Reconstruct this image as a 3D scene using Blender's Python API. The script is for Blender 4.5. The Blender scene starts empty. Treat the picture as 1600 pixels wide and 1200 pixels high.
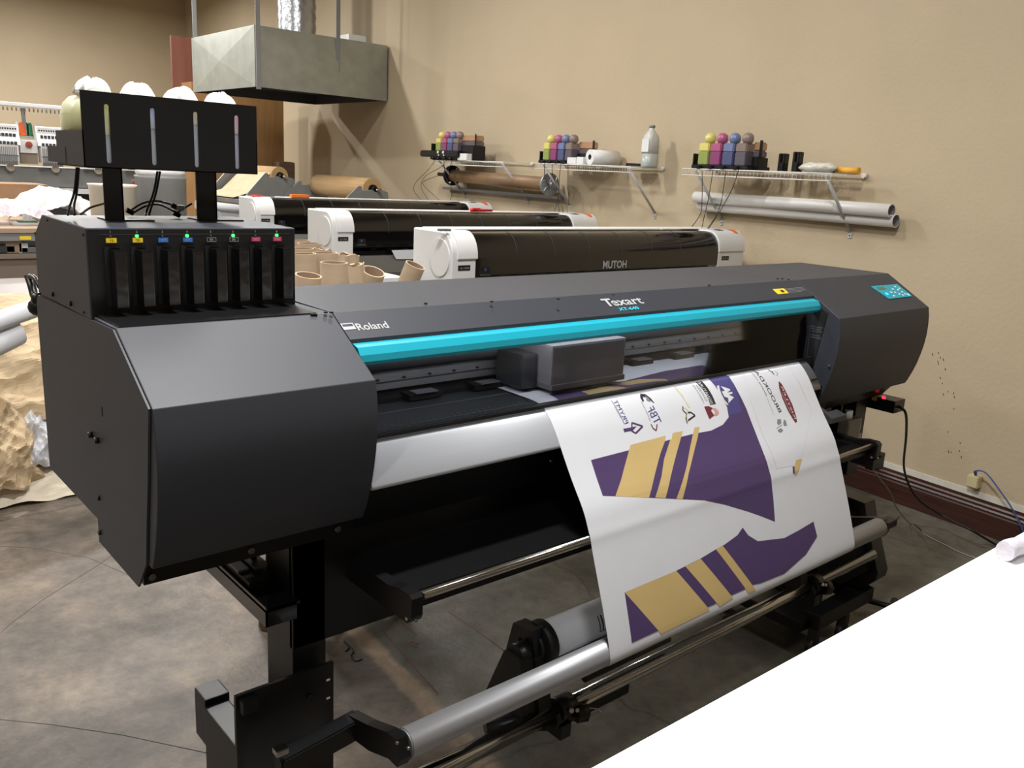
import bpy, bmesh, math, random
from mathutils import Vector as V, Matrix, noise
from mathutils.geometry import tessellate_polygon
random.seed(7)
sc = bpy.context.scene
COL = sc.collection
PI = math.pi

# ------------------------------------------------------------------ camera frame (solved from the room's parallel edges)
CAM = V((0, 0, 1.58))
F = 1340.0
RM = ((0.7603734796891851, -0.6474394801944111, 0.051519810470838256),
      (-0.11643299554064943, -0.21392109894728892, -0.9698871691978481),
      (0.6389644191461615, 0.731477875886055, -0.23804324849580077))
def ray(px, py):
    a, b = (px - 800) / F, (py - 600) / F
    return V([RM[0][i] * a + RM[1][i] * b + RM[2][i] for i in range(3)])
def PX(px, py, x): d = ray(px, py); return CAM + d * (x / d.x)
def PY(px, py, y): d = ray(px, py); return CAM + d * (y / d.y)
def PZ(px, py, z): d = ray(px, py); return CAM + d * ((z - CAM.z) / d.z)
AZ = math.radians(6)
WB = V((4.375, 1.865, 0)); WU = V((math.sin(AZ), math.cos(AZ), 0)); WN = V((-math.cos(AZ), math.sin(AZ), 0))
def WP(u, d, z): return WB + WU * u + WN * d + V((0, 0, z))     # along the shelf wall, out from it, up

# ------------------------------------------------------------------ materials
def lin(c):
    c = c / 255.0
    return c / 12.92 if c <= 0.04045 else ((c + 0.055) / 1.055) ** 2.4
def rgb(h): return (lin(int(h[0:2], 16)), lin(int(h[2:4], 16)), lin(int(h[4:6], 16)), 1)
MATS = {}
def mat(name, h, rough=0.5, metal=0.0, var=0.06, scale=8.0, bump=0.0, bscale=60.0, alpha=1.0, trans=0.0, emit=0.0, coat=0.0, spec=0.5, stretch=None):
    m = bpy.data.materials.new(name); m.use_nodes = True
    nt = m.node_tree; b = nt.nodes['Principled BSDF']
    c = rgb(h)
    tc = nt.nodes.new('ShaderNodeTexCoord')
    src = tc.outputs['Object']
    if stretch:
        mp = nt.nodes.new('ShaderNodeMapping'); mp.inputs['Scale'].default_value = stretch
        nt.links.new(src, mp.inputs[0]); src = mp.outputs[0]
    n = nt.nodes.new('ShaderNodeTexNoise'); n.inputs['Scale'].default_value = scale; n.inputs['Detail'].default_value = 5
    nt.links.new(src, n.inputs['Vector'])
    r = nt.nodes.new('ShaderNodeValToRGB')
    r.color_ramp.elements[0].position = 0.3; r.color_ramp.elements[1].position = 0.7
    r.color_ramp.elements[0].color = tuple(x * (1 - var) for x in c[:3]) + (1,)
    r.color_ramp.elements[1].color = tuple(min(1, x * (1 + var)) for x in c[:3]) + (1,)
    nt.links.new(n.outputs['Fac'], r.inputs[0]); nt.links.new(r.outputs[0], b.inputs['Base Color'])
    b.inputs['Roughness'].default_value = rough; b.inputs['Metallic'].default_value = metal
    b.inputs['Specular IOR Level'].default_value = spec
    b.inputs['Coat Weight'].default_value = coat
    b.inputs['Transmission Weight'].default_value = trans
    b.inputs['Alpha'].default_value = alpha
    if emit:
        b.inputs['Emission Color'].default_value = c; b.inputs['Emission Strength'].default_value = emit
    if bump:
        n2 = nt.nodes.new('ShaderNodeTexNoise'); n2.inputs['Scale'].default_value = bscale
        nt.links.new(src, n2.inputs['Vector'])
        bp = nt.nodes.new('ShaderNodeBump'); bp.inputs['Strength'].default_value = bump; bp.inputs['Distance'].default_value = 0.01
        nt.links.new(n2.outputs['Fac'], bp.inputs['Height']); nt.links.new(bp.outputs[0], b.inputs['Normal'])
    MATS[name] = m
    return m
PAINT = mat('charcoal_powder_coat', '31343C', 0.48, spec=0.42, bump=0.04, bscale=900, var=0.03)
BLACK = mat('black_steel', '0F0F11', 0.36, var=0.1, spec=0.4)
BLACKM = mat('black_matt', '0D0D0E', 0.6)
GLOSSB = mat('black_gloss_plastic', '0B0B0D', 0.16, coat=0.4)
TEAL = mat('cyan_plastic', '149FB6', 0.42, var=0.02)
SILVER = mat('silver_apron', '9A9DA3', 0.5, metal=0.25, var=0.04, scale=3, stretch=(0.3, 8, 8))
ALU = mat('brushed_aluminium', 'A4A6AB', 0.4, metal=0.6, var=0.05, stretch=(0.2, 30, 30))
CHROME = mat('chrome', 'B9B9B6', 0.15, metal=1.0, var=0.03)
GREYM = mat('grey_metal', '7E7F82', 0.45, metal=0.4)
DKGREY = mat('dark_grey', '3A3C40', 0.5)
PLATEN = mat('platen_grey', '3C3F42', 0.4, metal=0.3)
WHITE = mat('white_plastic', 'DCDDDD', 0.4, var=0.02)
WSHEET = mat('white_transfer_paper', 'D6D9E0', 0.6, var=0.015, scale=14)
PURPLE = mat('purple_ink', '4C3A66', 0.6, var=0.03)
GOLD = mat('gold_ink', 'C8AE76', 0.6, var=0.03)
NAVY = mat('navy_ink', '4A4780', 0.6)
RED = mat('dark_red_ink', '6E2B33', 0.6)
BLKINK = mat('black_ink', '2A2830', 0.6)
GREYINK = mat('grey_ink', '7E8288', 0.6)
FAINT = mat('faint_line_ink', 'CBCDD1', 0.6)
YINK = mat('bright_gold_ink', 'D8CB6A', 0.6)
SKININK = mat('pink_ink', 'C99A93', 0.6)
LETTER = mat('light_grey_lettering', 'A9ABAF', 0.5)
CYANT = mat('cyan_lettering', '2CC4DC', 0.5)
YELLOW = mat('yellow_label', 'E8C92A', 0.5)
BLUEL = mat('blue_label', '2A6FC0', 0.5)
PINKL = mat('magenta_label', 'C23A6A', 0.5)
LEDG = mat('green_led', '30FF50', 0.3, emit=6)
LEDR = mat('red_led', 'FF2030', 0.3, emit=5)
LEDB = mat('blue_led', '3AB8FF', 0.3, emit=1.5)
LEDOFF = mat('unlit_led', '4A4A4A', 0.4)
CART = mat('cartridge_black', '0E0E12', 0.2, bump=0.15, bscale=22, coat=0.3)
CARD = mat('cardboard_tube', '786650', 0.8, var=0.1, stretch=(1, 1, 4))
CARDIN = mat('cardboard_inside', '5F4A37', 0.85)
CARDRIM = mat('cardboard_rim', 'C9AE8A', 0.85)
KRAFT = mat('kraft_paper', 'C9B392', 0.75, var=0.08)
KRAFTROLL = mat('kraft_roll', 'B9986C', 0.75, var=0.12, scale=20, stretch=(0.1, 3, 3))
BOXC = mat('cardboard_box', '98785A', 0.8, var=0.08)
PLY = mat('plywood', 'A0784C', 0.7, var=0.1, stretch=(4, 4, 0.4))
BROWNP = mat('brown_panel', '7A4A3C', 0.6, var=0.18, scale=4, stretch=(3, 3, 0.5))
GALV = mat('galvanised_sheet', '9DA098', 0.45, metal=0.55, var=0.1, scale=7)
DUCTM = mat('foil_duct', 'B4B8BC', 0.3, metal=0.9, bump=0.6, bscale=18)
WIRE = mat('white_wire', 'DEDDD8', 0.4)
LIQ_Y = mat('yellow_bottle', 'D8D078', 0.3, alpha=0.9); LIQ_M = mat('magenta_bottle', 'B05C84', 0.3, alpha=0.9)
LIQ_C = mat('blue_bottle', '707EA6', 0.3, alpha=0.9); LIQ_K = mat('smoke_bottle', '8A7A74', 0.3, alpha=0.85)
LOW_Y = mat('green_ink_level', '8C9A55', 0.3); LOW_M = mat('magenta_ink_level', '84406E', 0.3)
LOW_C = mat('blue_ink_level', '4C5478', 0.3); LOW_K = mat('grey_ink_level', '5C5660', 0.3)
AMBER = mat('amber_tank', 'A88466', 0.3)
HDPE = mat('translucent_jug', 'D2D4D2', 0.4, trans=0.25)
HDPEY = mat('yellow_tinted_tank', 'D0D2A4', 0.4, trans=0.15)
HDPEG = mat('grey_ink_in_tank', 'AAB4C0', 0.4)
HDPEB = mat('blue_tinted_tank', 'BFC6D6', 0.4, trans=0.15)
HDPEP = mat('pink_tinted_tank', 'DCC2CE', 0.4, trans=0.15)
HDPEV = mat('violet_ink_in_tank', 'B2AEC8', 0.4)
HDPEW = mat('pale_tinted_tank', 'CFC9BC', 0.4, trans=0.15)
for n_ in (HDPEY, HDPEG, HDPEB, HDPEP, HDPEV, HDPEW):
    b_ = n_.node_tree.nodes['Principled BSDF']; b_.inputs['Transmission Weight'].default_value = 0; b_.inputs['Subsurface Weight'].default_value = 1.0
    b_.inputs['Subsurface Radius'].default_value = (1, 1, 1); b_.inputs['Subsurface Scale'].default_value = 0.06
BAG = mat('white_plastic_bag', 'ECECEF', 0.35, trans=0.1, bump=0.5, bscale=30)
BROWNR = mat('brown_media_roll', '8A6E50', 0.45, var=0.15, scale=6, stretch=(1, 1, 1))
WOODM = mat('stained_wood', '3B211A', 0.35, var=0.35, scale=9, stretch=(0.6, 0.6, 12))
TANTOP = mat('bench_top', 'A58F78', 0.6)
GREYPAINT = mat('grey_painted_steel', '7F807F', 0.5)
CREAM = mat('cream_plastic', 'CDC5B4', 0.5)
ORANGE = mat('orange_thread', 'E8641C', 0.6); GREEN = mat('green_thread', '167A45', 0.6)
REDP = mat('red_plastic', 'D8262A', 0.35)
ORANGEP = mat('orange_plastic', 'E8762A', 0.4)
YTUBE = mat('yellow_tube', 'E3A63A', 0.5)
BLUEC = mat('blue_cable', '2F4F86', 0.45)
GREYC = mat('grey_cable', '8C8A84', 0.5)
HAIR = mat('thin_black_line', '1A1714', 0.5)
REDLINE = mat('red_chalk', '7A3A34', 0.8)
LILAC = mat('lilac_plastic_wrap', 'E4DFE9', 0.3, alpha=0.75, bump=0.5, bscale=25)
TABLEW = mat('white_laminate', 'F4F4F5', 0.45, var=0.01)
WHEEL = mat('rubber_wheel', '19191B', 0.5)
GLASS = bpy.data.materials.new('tinted_window'); GLASS.use_nodes = True
nt = GLASS.node_tree; nt.nodes.clear()
o_ = nt.nodes.new('ShaderNodeOutputMaterial'); mx = nt.nodes.new('ShaderNodeMixShader'); tr = nt.nodes.new('ShaderNodeBsdfTransparent')
gl = nt.nodes.new('ShaderNodeBsdfGlossy'); fr = nt.nodes.new('ShaderNodeFresnel'); nz = nt.nodes.new('ShaderNodeTexNoise')
cr = nt.nodes.new('ShaderNodeValToRGB'); nt.links.new(nz.outputs['Fac'], cr.inputs[0])
cr.color_ramp.elements[0].color = (0.80, 0.80, 0.82, 1); cr.color_ramp.elements[1].color = (0.84, 0.84, 0.86, 1)
nt.links.new(cr.outputs[0], tr.inputs[0]); gl.inputs['Roughness'].default_value = 0.03; fr.inputs[0].default_value = 1.22
nt.links.new(fr.outputs[0], mx.inputs[0]); nt.links.new(tr.outputs[0], mx.inputs[1]); nt.links.new(gl.outputs[0], mx.inputs[2]); nt.links.new(mx.outputs[0], o_.inputs[0])
MUTG = mat('smoked_cover', '0E0D0D', 0.12, coat=0.3)

# wall paint
WALL = mat('tan_wall_paint', 'B7A78C', 0.75, var=0.05, scale=1.2, bump=0.12, bscale=45)
CEIL = mat('ceiling_white', 'B9B4A8', 0.9)
STRIP = mat('white_caulk_strip', 'CFCBC0', 0.6, var=0.08, scale=14)
# floor: two slabs of stained concrete
FLOORM = bpy.data.materials.new('stained_concrete'); FLOORM.use_nodes = True
nt = FLOORM.node_tree; b = nt.nodes['Principled BSDF']
tc = nt.nodes.new('ShaderNodeTexCoord')
def nz_(scale, detail=8, rough=0.6, dist=0.0):
    n = nt.nodes.new('ShaderNodeTexNoise'); n.inputs['Scale'].default_value = scale; n.inputs['Detail'].default_value = detail
    n.inputs['Roughness'].default_value = rough; n.inputs['Distortion'].default_value = dist
    nt.links.new(tc.outputs['Object'], n.inputs['Vector']); return n
def ramp(src, stops):
    r = nt.nodes.new('ShaderNodeValToRGB')
    while len(r.color_ramp.elements) < len(stops): r.color_ramp.elements.new(0.5)
    for e, (p, h) in zip(r.color_ramp.elements, stops): e.position = p; e.color = rgb(h)
    nt.links.new(src, r.inputs[0]); return r
n1 = nz_(1.7, 12, 0.70, 0.35)
warm = ramp(n1.outputs['Fac'], [(0.30, '443D37'), (0.42, '5B534B'), (0.52, '72675D'), (0.62, '867969'), (0.75, '665C53')])
n2 = nz_(1.6, 9, 0.6, 0.8)
cool = ramp(n2.outputs['Fac'], [(0.3, '45423B'), (0.5, '5B574D'), (0.65, '69645A'), (0.8, '565247')])
sep = nt.nodes.new('ShaderNodeSeparateXYZ'); nt.links.new(tc.outputs['Object'], sep.inputs[0])
n3 = nz_(9, 4)
def mth(op, a, b_=None):
    m = nt.nodes.new('ShaderNodeMath'); m.operation = op
    for i, s in enumerate((a, b_)):
        if s is None: continue
        if isinstance(s, (int, float)): m.inputs[i].default_value = s
        else: nt.links.new(s, m.inputs[i])
    return m.outputs[0]
edge = mth('ADD', mth('ADD', sep.outputs['X'], mth('MULTIPLY', n3.outputs['Fac'], 0.05)), mth('MULTIPLY', sep.outputs['Y'], -0.09))
side = mth('GREATER_THAN', edge, 1.235)
mixc = nt.nodes.new('ShaderNodeMix'); mixc.data_type = 'RGBA'
nt.links.new(side, mixc.inputs[0]); nt.links.new(warm.outputs[0], mixc.inputs[6]); nt.links.new(cool.outputs[0], mixc.inputs[7])
band = ramp(mth('MULTIPLY', mth('ABSOLUTE', mth('SUBTRACT', edge, 1.215)), 10.0), [(0.0, 'FFFFFF'), (0.22, 'FFFFFF'), (0.42, '000000')])
mixb = nt.nodes.new('ShaderNodeMix'); mixb.data_type = 'RGBA'; mixb.inputs[7].default_value = rgb('98846C')
nt.links.new(mth('MULTIPLY', band.outputs[0], 0.65), mixb.inputs[0]); nt.links.new(mixc.outputs[2], mixb.inputs[6])
# saw cuts and hairline cracks
vor = nt.nodes.new('ShaderNodeTexVoronoi'); vor.feature = 'DISTANCE_TO_EDGE'; vor.inputs['Scale'].default_value = 0.42
nd = nz_(2.5, 6, 0.6); vm = nt.nodes.new('ShaderNodeVectorMath'); vm.operation = 'MULTIPLY_ADD'
vm.inputs[1].default_value = (0.25, 0.25, 0.25); nt.links.new(nd.outputs['Color'], vm.inputs[0]); nt.links.new(tc.outputs['Object'], vm.inputs[2])
nt.links.new(vm.outputs[0], vor.inputs['Vector'])
crk = ramp(vor.outputs['Distance'], [(0.0, 'C4C4C4'), (0.0025, 'FFFFFF'), (1.0, 'FFFFFF')])
mixk = nt.nodes.new('ShaderNodeMix'); mixk.data_type = 'RGBA'; mixk.blend_type = 'MULTIPLY'; mixk.inputs[0].default_value = 1.0
nt.links.new(mixb.outputs[2], mixk.inputs[6]); nt.links.new(crk.outputs[0], mixk.inputs[7])
n6 = nz_(14, 12, 0.75, 0.2); n7 = nz_(0.9, 4, 0.5)
sp_ = ramp(n6.outputs['Fac'], [(0.30, '9A9A9A'), (0.48, 'DADADA'), (0.62, 'FFFFFF'), (0.75, 'D0D0D0')])
mixs = nt.nodes.new('ShaderNodeMix'); mixs.data_type = 'RGBA'; mixs.blend_type = 'MULTIPLY'; mixs.inputs[0].default_value = 0.75
nt.links.new(mixk.outputs[2], mixs.inputs[6]); nt.links.new(sp_.outputs[0], mixs.inputs[7])
nt.links.new(mixs.outputs[2], b.inputs['Base Color']); b.inputs['Roughness'].default_value = 0.5
n5 = nz_(25, 6); bp = nt.nodes.new('ShaderNodeBump'); bp.inputs['Strength'].default_value = 0.25; bp.inputs['Distance'].default_value = 0.01
nt.links.new(n5.outputs['Fac'], bp.inputs['Height']); nt.links.new(bp.outputs[0], b.inputs['Normal'])

# ------------------------------------------------------------------ object helpers
WO = {}
def thing(name, label, cat, loc=(0, 0, 0), group=None):
    o = bpy.data.objects.new(name, None); COL.objects.link(o); o.empty_display_size = 0.1
    o.location = loc; WO[o] = V(loc); o['label'] = label; o['category'] = cat
    if group: o['group'] = group
    return o
class MB:
    """Collects shapes (world coordinates) for ONE mesh object."""
    def __init__(s): s.bm = bmesh.new(); s.mi = 0
    def _f(s, fs, smooth=False):
        for f in fs: f.material_index = s.mi; f.smooth = smooth
    def m(s, i): s.mi = i; return s
    def box(s, a, b, bev=0.0, rot=None, piv=None):
        x0, y0, z0 = (min(a[i], b[i]) for i in range(3)); x1, y1, z1 = (max(a[i], b[i]) for i in range(3))
        vs = [s.bm.verts.new(p) for p in ((x0, y0, z0), (x1, y0, z0), (x1, y1, z0), (x0, y1, z0), (x0, y0, z1), (x1, y0, z1), (x1, y1, z1), (x0, y1, z1))]
        fs = [s.bm.faces.new([vs[i] for i in q]) for q in ((0, 3, 2, 1), (4, 5, 6, 7), (0, 1, 5, 4), (1, 2, 6, 5), (2, 3, 7, 6), (3, 0, 4, 7))]
        s._f(fs)
        if bev:
            es = list({e for f in fs for e in f.edges})
            r = bmesh.ops.bevel(s.bm, geom=es, offset=bev, segments=2, affect='EDGES', profile=0.7)
            s._f(r['faces']); vs = list({v for f in r['faces'] for v in f.verts} | {v for v in vs if v.is_valid})
        if rot is not None:
            bmesh.ops.rotate(s.bm, verts=[v for v in vs if v.is_valid], cent=piv or V(((x0 + x1) / 2, (y0 + y1) / 2, (z0 + z1) / 2)), matrix=rot)
        return s
    def frame(s, o, ex, ey, ez, dims, bev=0.0):
        """box with corner o and edge vectors ex,ey,ez (unit) times dims"""
        n0 = len(s.bm.verts); 
        vs = []
        for k in (0, 1):
            for (i, j) in ((0, 0), (1, 0), (1, 1), (0, 1)):
                vs.append(s.bm.verts.new(V(o) + V(ex) * dims[0] * i + V(ey) * dims[1] * j + V(ez) * dims[2] * k))
        fs = [s.bm.faces.new([vs[i] for i in q]) for q in ((0, 3, 2, 1), (4, 5, 6, 7), (0, 1, 5, 4), (1, 2, 6, 5), (2, 3, 7, 6), (3, 0, 4, 7))]
        s._f(fs)
        if bev:
            r = bmesh.ops.bevel(s.bm, geom=list({e for f in fs for e in f.edges}), offset=bev, segments=2, affect='EDGES'); s._f(r['faces'])
        return s
    def prism(s, poly, x0, x1, axis='x', smooth=False):
        """closed polygon extruded along an axis; poly is (y,z), (x,z) or (x,y)"""
        def P(p, t):
            return (t, p[0], p[1]) if axis == 'x' else ((p[0], t, p[1]) if axis == 'y' else (p[0], p[1], t))
        A = [s.bm.verts.new(P(p, x0)) for p in poly]; B = [s.bm.verts.new(P(p, x1)) for p in poly]
        fs = [s.bm.faces.new(A), s.bm.faces.new(B[::-1])]; s._f(fs)
        n = len(poly); sd = []
        for i in range(n): sd.append(s.bm.faces.new((A[i], B[i], B[(i + 1) % n], A[(i + 1) % n])))
        s._f(sd, smooth)
        return s
    def poly(s, pts, thick=None, nrm=None):
        vs = [s.bm.verts.new(p) for p in pts]; f = s.bm.faces.new(vs); s._f([f])
        if thick:
            n = V(nrm).normalized() if nrm else (f.normal_update() or f.normal)
            B = [s.bm.verts.new(V(p) + n * thick) for p in pts]
            s._f([s.bm.faces.new(B[::-1])]); k = len(vs)
            for i in range(k): s._f([s.bm.faces.new((vs[i], B[i], B[(i + 1) % k], vs[(i + 1) % k]))])
        return s
    def cyl(s, a, b, r, r2=None, n=24, cap=True, smooth=True):
        a, b = V(a), V(b); r2 = r if r2 is None else r2
        d = (b - a).normalized(); u = d.orthogonal().normalized(); w = d.cross(u)
        A = [s.bm.verts.new(a + (u * math.cos(2 * PI * i / n) + w * math.sin(2 * PI * i / n)) * r) for i in range(n)]
        B = [s.bm.verts.new(b + (u * math.cos(2 * PI * i / n) + w * math.sin(2 * PI * i / n)) * r2) for i in range(n)]
        for i in range(n): s._f([s.bm.faces.new((A[i], A[(i + 1) % n], B[(i + 1) % n], B[i]))], smooth)
        if cap: s._f([s.bm.faces.new(A[::-1]), s.bm.faces.new(B)])
        return s
    def ring(s, a, b, ro, ri, n=32):
        """tube with wall"""
        a, b = V(a), V(b); d = (b - a).normalized(); u = d.orthogonal().normalized(); w = d.cross(u)
        def C(c, r): return [s.bm.verts.new(c + (u * math.cos(2 * PI * i / n) + w * math.sin(2 * PI * i / n)) * r) for i in range(n)]
        A, B, Ai, Bi = C(a, ro), C(b, ro), C(a, ri), C(b, ri); m0 = s.mi
        for i in range(n):
            j = (i + 1) % n
            s.mi = m0; s._f([s.bm.faces.new((A[i], A[j], B[j], B[i]))], True)
            s.mi = m0 + 1; s._f([s.bm.faces.new((Ai[j], Ai[i], Bi[i], Bi[j]))], True)
            s.mi = m0 + 2; s._f([s.bm.faces.new((B[i], B[j], Bi[j], Bi[i])), s.bm.faces.new((A[j], A[i], Ai[i], Ai[j]))])
        s.mi = m0
        return s
    def lathe(s, base, prof, n=24, axis=None, sx=1.0, sy=1.0):
        """prof list of (r,h); axis direction"""
        base = V(base); d = V(axis).normalized() if axis else V((0, 0, 1))
        if axis: u = d.orthogonal().normalized()
        else: u = V((1, 0, 0))
        w = d.cross(u); rings = []
        for r, h in prof:
            rings.append([s.bm.verts.new(base + d * h + u * math.cos(2 * PI * i / n) * r * sx + w * math.sin(2 * PI * i / n) * r * sy) for i in range(n)])
        for A, B in zip(rings, rings[1:]):
            for i in range(n): s._f([s.bm.faces.new((A[i], A[(i + 1) % n], B[(i + 1) % n], B[i]))], True)
        s._f([s.bm.faces.new(rings[0][::-1]), s.bm.faces.new(rings[-1])])
        return s
    def tube(s, pts, r, n=8, smooth=True, sub=6):
        pts = [V(p) for p in pts]
        if len(pts) > 2 and sub > 1:
            q = []
            for i in range(len(pts) - 1):
                p0 = pts[max(i - 1, 0)]; p1 = pts[i]; p2 = pts[i + 1]; p3 = pts[min(i + 2, len(pts) - 1)]
                for k in range(sub):
                    t = k / sub
                    q.append(0.5 * ((2 * p1) + (p2 - p0) * t + (2 * p0 - 5 * p1 + 4 * p2 - p3) * t * t + (3 * p1 - p0 - 3 * p2 + p3) * t ** 3))
            q.append(pts[-1]); pts = q
        rings = []; u = None
        for i, p in enumerate(pts):
            d = (pts[min(i + 1, len(pts) - 1)] - pts[max(i - 1, 0)])
            if d.length < 1e-9: d = V((0, 0, 1))
            d.normalize()
            if u is None: u = d.orthogonal().normalized()
            else:
                u = u - d * u.dot(d)
                u = u.normalized() if u.length > 1e-6 else d.orthogonal().normalized()
            w = d.cross(u)
            rings.append([s.bm.verts.new(p + (u * math.cos(2 * PI * k / n) + w * math.sin(2 * PI * k / n)) * r) for k in range(n)])
        for A, B in zip(rings, rings[1:]):
            for k in range(n): s._f([s.bm.faces.new((A[k], A[(k + 1) % n], B[(k + 1) % n], B[k]))], smooth)
        s._f([s.bm.faces.new(rings[0][::-1]), s.bm.faces.new(rings[-1])])
        return s
    def sphere(s, c, r, sx=1, sy=1, sz=1, n=16):
        rs = bmesh.ops.create_uvsphere(s.bm, u_segments=n, v_segments=n // 2, radius=r)
        for v in rs['verts']: v.co = V((v.co.x * sx, v.co.y * sy, v.co.z * sz)) + V(c)
        s._f({f for v in rs['verts'] for f in v.link_faces}, True)
        return s
    def text(s, txt, o, ux, uy, h, w=None, lift=0.0006, align='L', bold=0.0):
        """flat lettering: cap height h along uy, optional total width w"""
        cu = bpy.data.curves.new('t', 'FONT'); cu.body = txt; cu.size = 1; cu.resolution_u = 3; cu.offset = bold
        ob = bpy.data.objects.new('t', cu); COL.objects.link(ob)
        dg = bpy.context.evaluated_depsgraph_get(); me = bpy.data.meshes.new_from_object(ob.evaluated_get(dg))
        bpy.data.objects.remove(ob); bpy.data.curves.remove(cu)
        if not me.vertices: return s
        xs = [v.co.x for v in me.vertices]; x0, x1 = min(xs), max(xs); capn = 0.7
        ky = h / capn; kx = (w / (x1 - x0)) if w else ky
        off = 0 if align == 'L' else (-(x1 - x0) / 2 if align == 'C' else -(x1 - x0))
        ux, uy = V(ux).normalized(), V(uy).normalized(); nn = ux.cross(uy)
        vs = [s.bm.verts.new(V(o) + ux * (v.co.x - x0 + off) * kx + uy * v.co.y * ky + nn * lift) for v in me.vertices]
        for p in me.polygons:
            try: s._f([s.bm.faces.new([vs[i] for i in p.vertices])])
            except ValueError: pass
        bpy.data.meshes.remove(me)
        return s
    def build(s, name, mats, parent=None, label=None, recalc=True):
        if recalc: bmesh.ops.recalc_face_normals(s.bm, faces=s.bm.faces[:])
        if parent is not None: org = WO[parent]
        else:
            cs = [v.co for v in s.bm.verts]
            org = V(((min(c.x for c in cs) + max(c.x for c in cs)) / 2, (min(c.y for c in cs) + max(c.y for c in cs)) / 2, min(c.z for c in cs)))
        for v in s.bm.verts: v.co -= org
        me = bpy.data.meshes.new(name); s.bm.to_mesh(me); s.bm.free()
        for m_ in (mats if isinstance(mats, (list, tuple)) else [mats]): me.materials.append(m_)
        o = bpy.data.objects.new(name, me); COL.objects.link(o)
        if parent is not None: o.parent = parent
        else: o.location = org
        WO[o] = org
        if label: o['label'] = label
        return o
def each(m, name, mats, parent, label=None):
    """one object for each separate piece in the builder"""
    left = set(m.bm.faces); outs = []
    while left:
        f0 = left.pop(); isl = {f0}; st = [f0]
        while st:
            for v in st.pop().verts:
                for g in v.link_faces:
                    if g in left: left.discard(g); isl.add(g); st.append(g)
        k = MB(); mp = {}
        for f in isl:
            for v in f.verts:
                if v not in mp: mp[v] = k.bm.verts.new(v.co)
            q = k.bm.faces.new([mp[v] for v in f.verts]); q.smooth = f.smooth; q.material_index = f.material_index
        outs.append(k)
    m.bm.free()
    return [k.build(name, mats, parent, label) for k in outs]
def tag(o, label, cat, group=None):
    o['label'] = label; o['category'] = cat
    if group: o['group'] = group
    return o
def struct(o): o['kind'] = 'structure'; return o
def dup(root, loc, label=None, rotz=None):
    r = root.copy(); COL.objects.link(r); r.location = loc
    if rotz is not None: r.rotation_euler = (0, 0, rotz)
    if label: r['label'] = label
    for ch in root.children:
        c = ch.copy(); COL.objects.link(c); c.parent = r
        for g in ch.children:
            d = g.copy(); COL.objects.link(d); d.parent = c
    return r

# ------------------------------------------------------------------ room
Y1 = 15.6
m = MB(); m.box((-4.5, -5, -0.1), (7, Y1 + 0.2, 0)); floor = struct(m.build('floor', FLOORM))
# move the floor texture into room coordinates
floor.data.transform(Matrix.Translation(WO[floor])); floor.location = (0, 0, 0); WO[floor] = V((0, 0, 0))
m = MB(); m.frame(WP(-7, -0.12, 0), WU, WN, (0, 0, 1), (21.1, 0.12, 4.2)); wall = struct(m.build('wall_right', WALL))
m = MB(); m.box((-4.5, Y1, 0), (7, Y1 + 0.12, 4.2)); struct(m.build('wall_back', WALL))
m = MB(); m.box((-4.62, -5, 0), (-4.5, Y1, 4.2)); struct(m.build('wall_left', WALL))
m = MB(); m.box((-4.5, -5.12, 0), (4.6, -5, 4.2)); struct(m.build('wall_front', WALL))
m = MB(); m.box((-4.6, -5, 4.2), (7, Y1, 4.3)); struct(m.build('ceiling', CEIL))
# stained baseboard with a bead, and the pale strip above it
prof = [(0.0, 0.0), (0.022, 0.0), (0.022, 0.105), (0.018, 0.112), (0.020, 0.122), (0.014, 0.130), (0.016, 0.142), (0.009, 0.150), (0.007, 0.163), (0.0, 0.165)]
m = MB()
A = [m.bm.verts.new(WP(-6.8, d, z)) for d, z in prof]; B = [m.bm.verts.new(WP(2.1, d, z)) for d, z in prof]
m.bm.faces.new(A); m.bm.faces.new(B[::-1])
for i in range(len(prof)): m.bm.faces.new((A[i], B[i], B[(i + 1) % len(prof)], A[(i + 1) % len(prof)]))
struct(m.build('baseboard_right', WOODM))
m = MB(); m.frame(WP(-6.8, 0, 0.165), WU, WN, (0, 0, 1), (8.9, 0.006, 0.03)); struct(m.build('trim_1', STRIP))
# scuffs left on the wall paint
m = MB()
for (x, y) in [(1467, 553), (1470, 560), (1475, 564), (1466, 566), (1478, 579), (1470, 592), (1473, 600), (1475, 618), (1482, 613), (1491, 616), (1491, 640), (1482, 676), (1501, 694), (1483, 708), (1487, 708), (1500, 706), (1503, 716), (1458, 556), (1467, 570), (1492, 622)]:
    d = ray(x, y); k = (WN.dot(WB + WN * 0.001) - WN.dot(CAM)) / WN.dot(d); p = CAM + d * k
    L = random.uniform(0.006, 0.015)
    m.frame(p, (WU * 0.35 + V((0, 0, 0.94))), WU, WN, (L, 0.0035, 0.0004))
m.build('scuff_marks', HAIR, wall)
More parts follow.
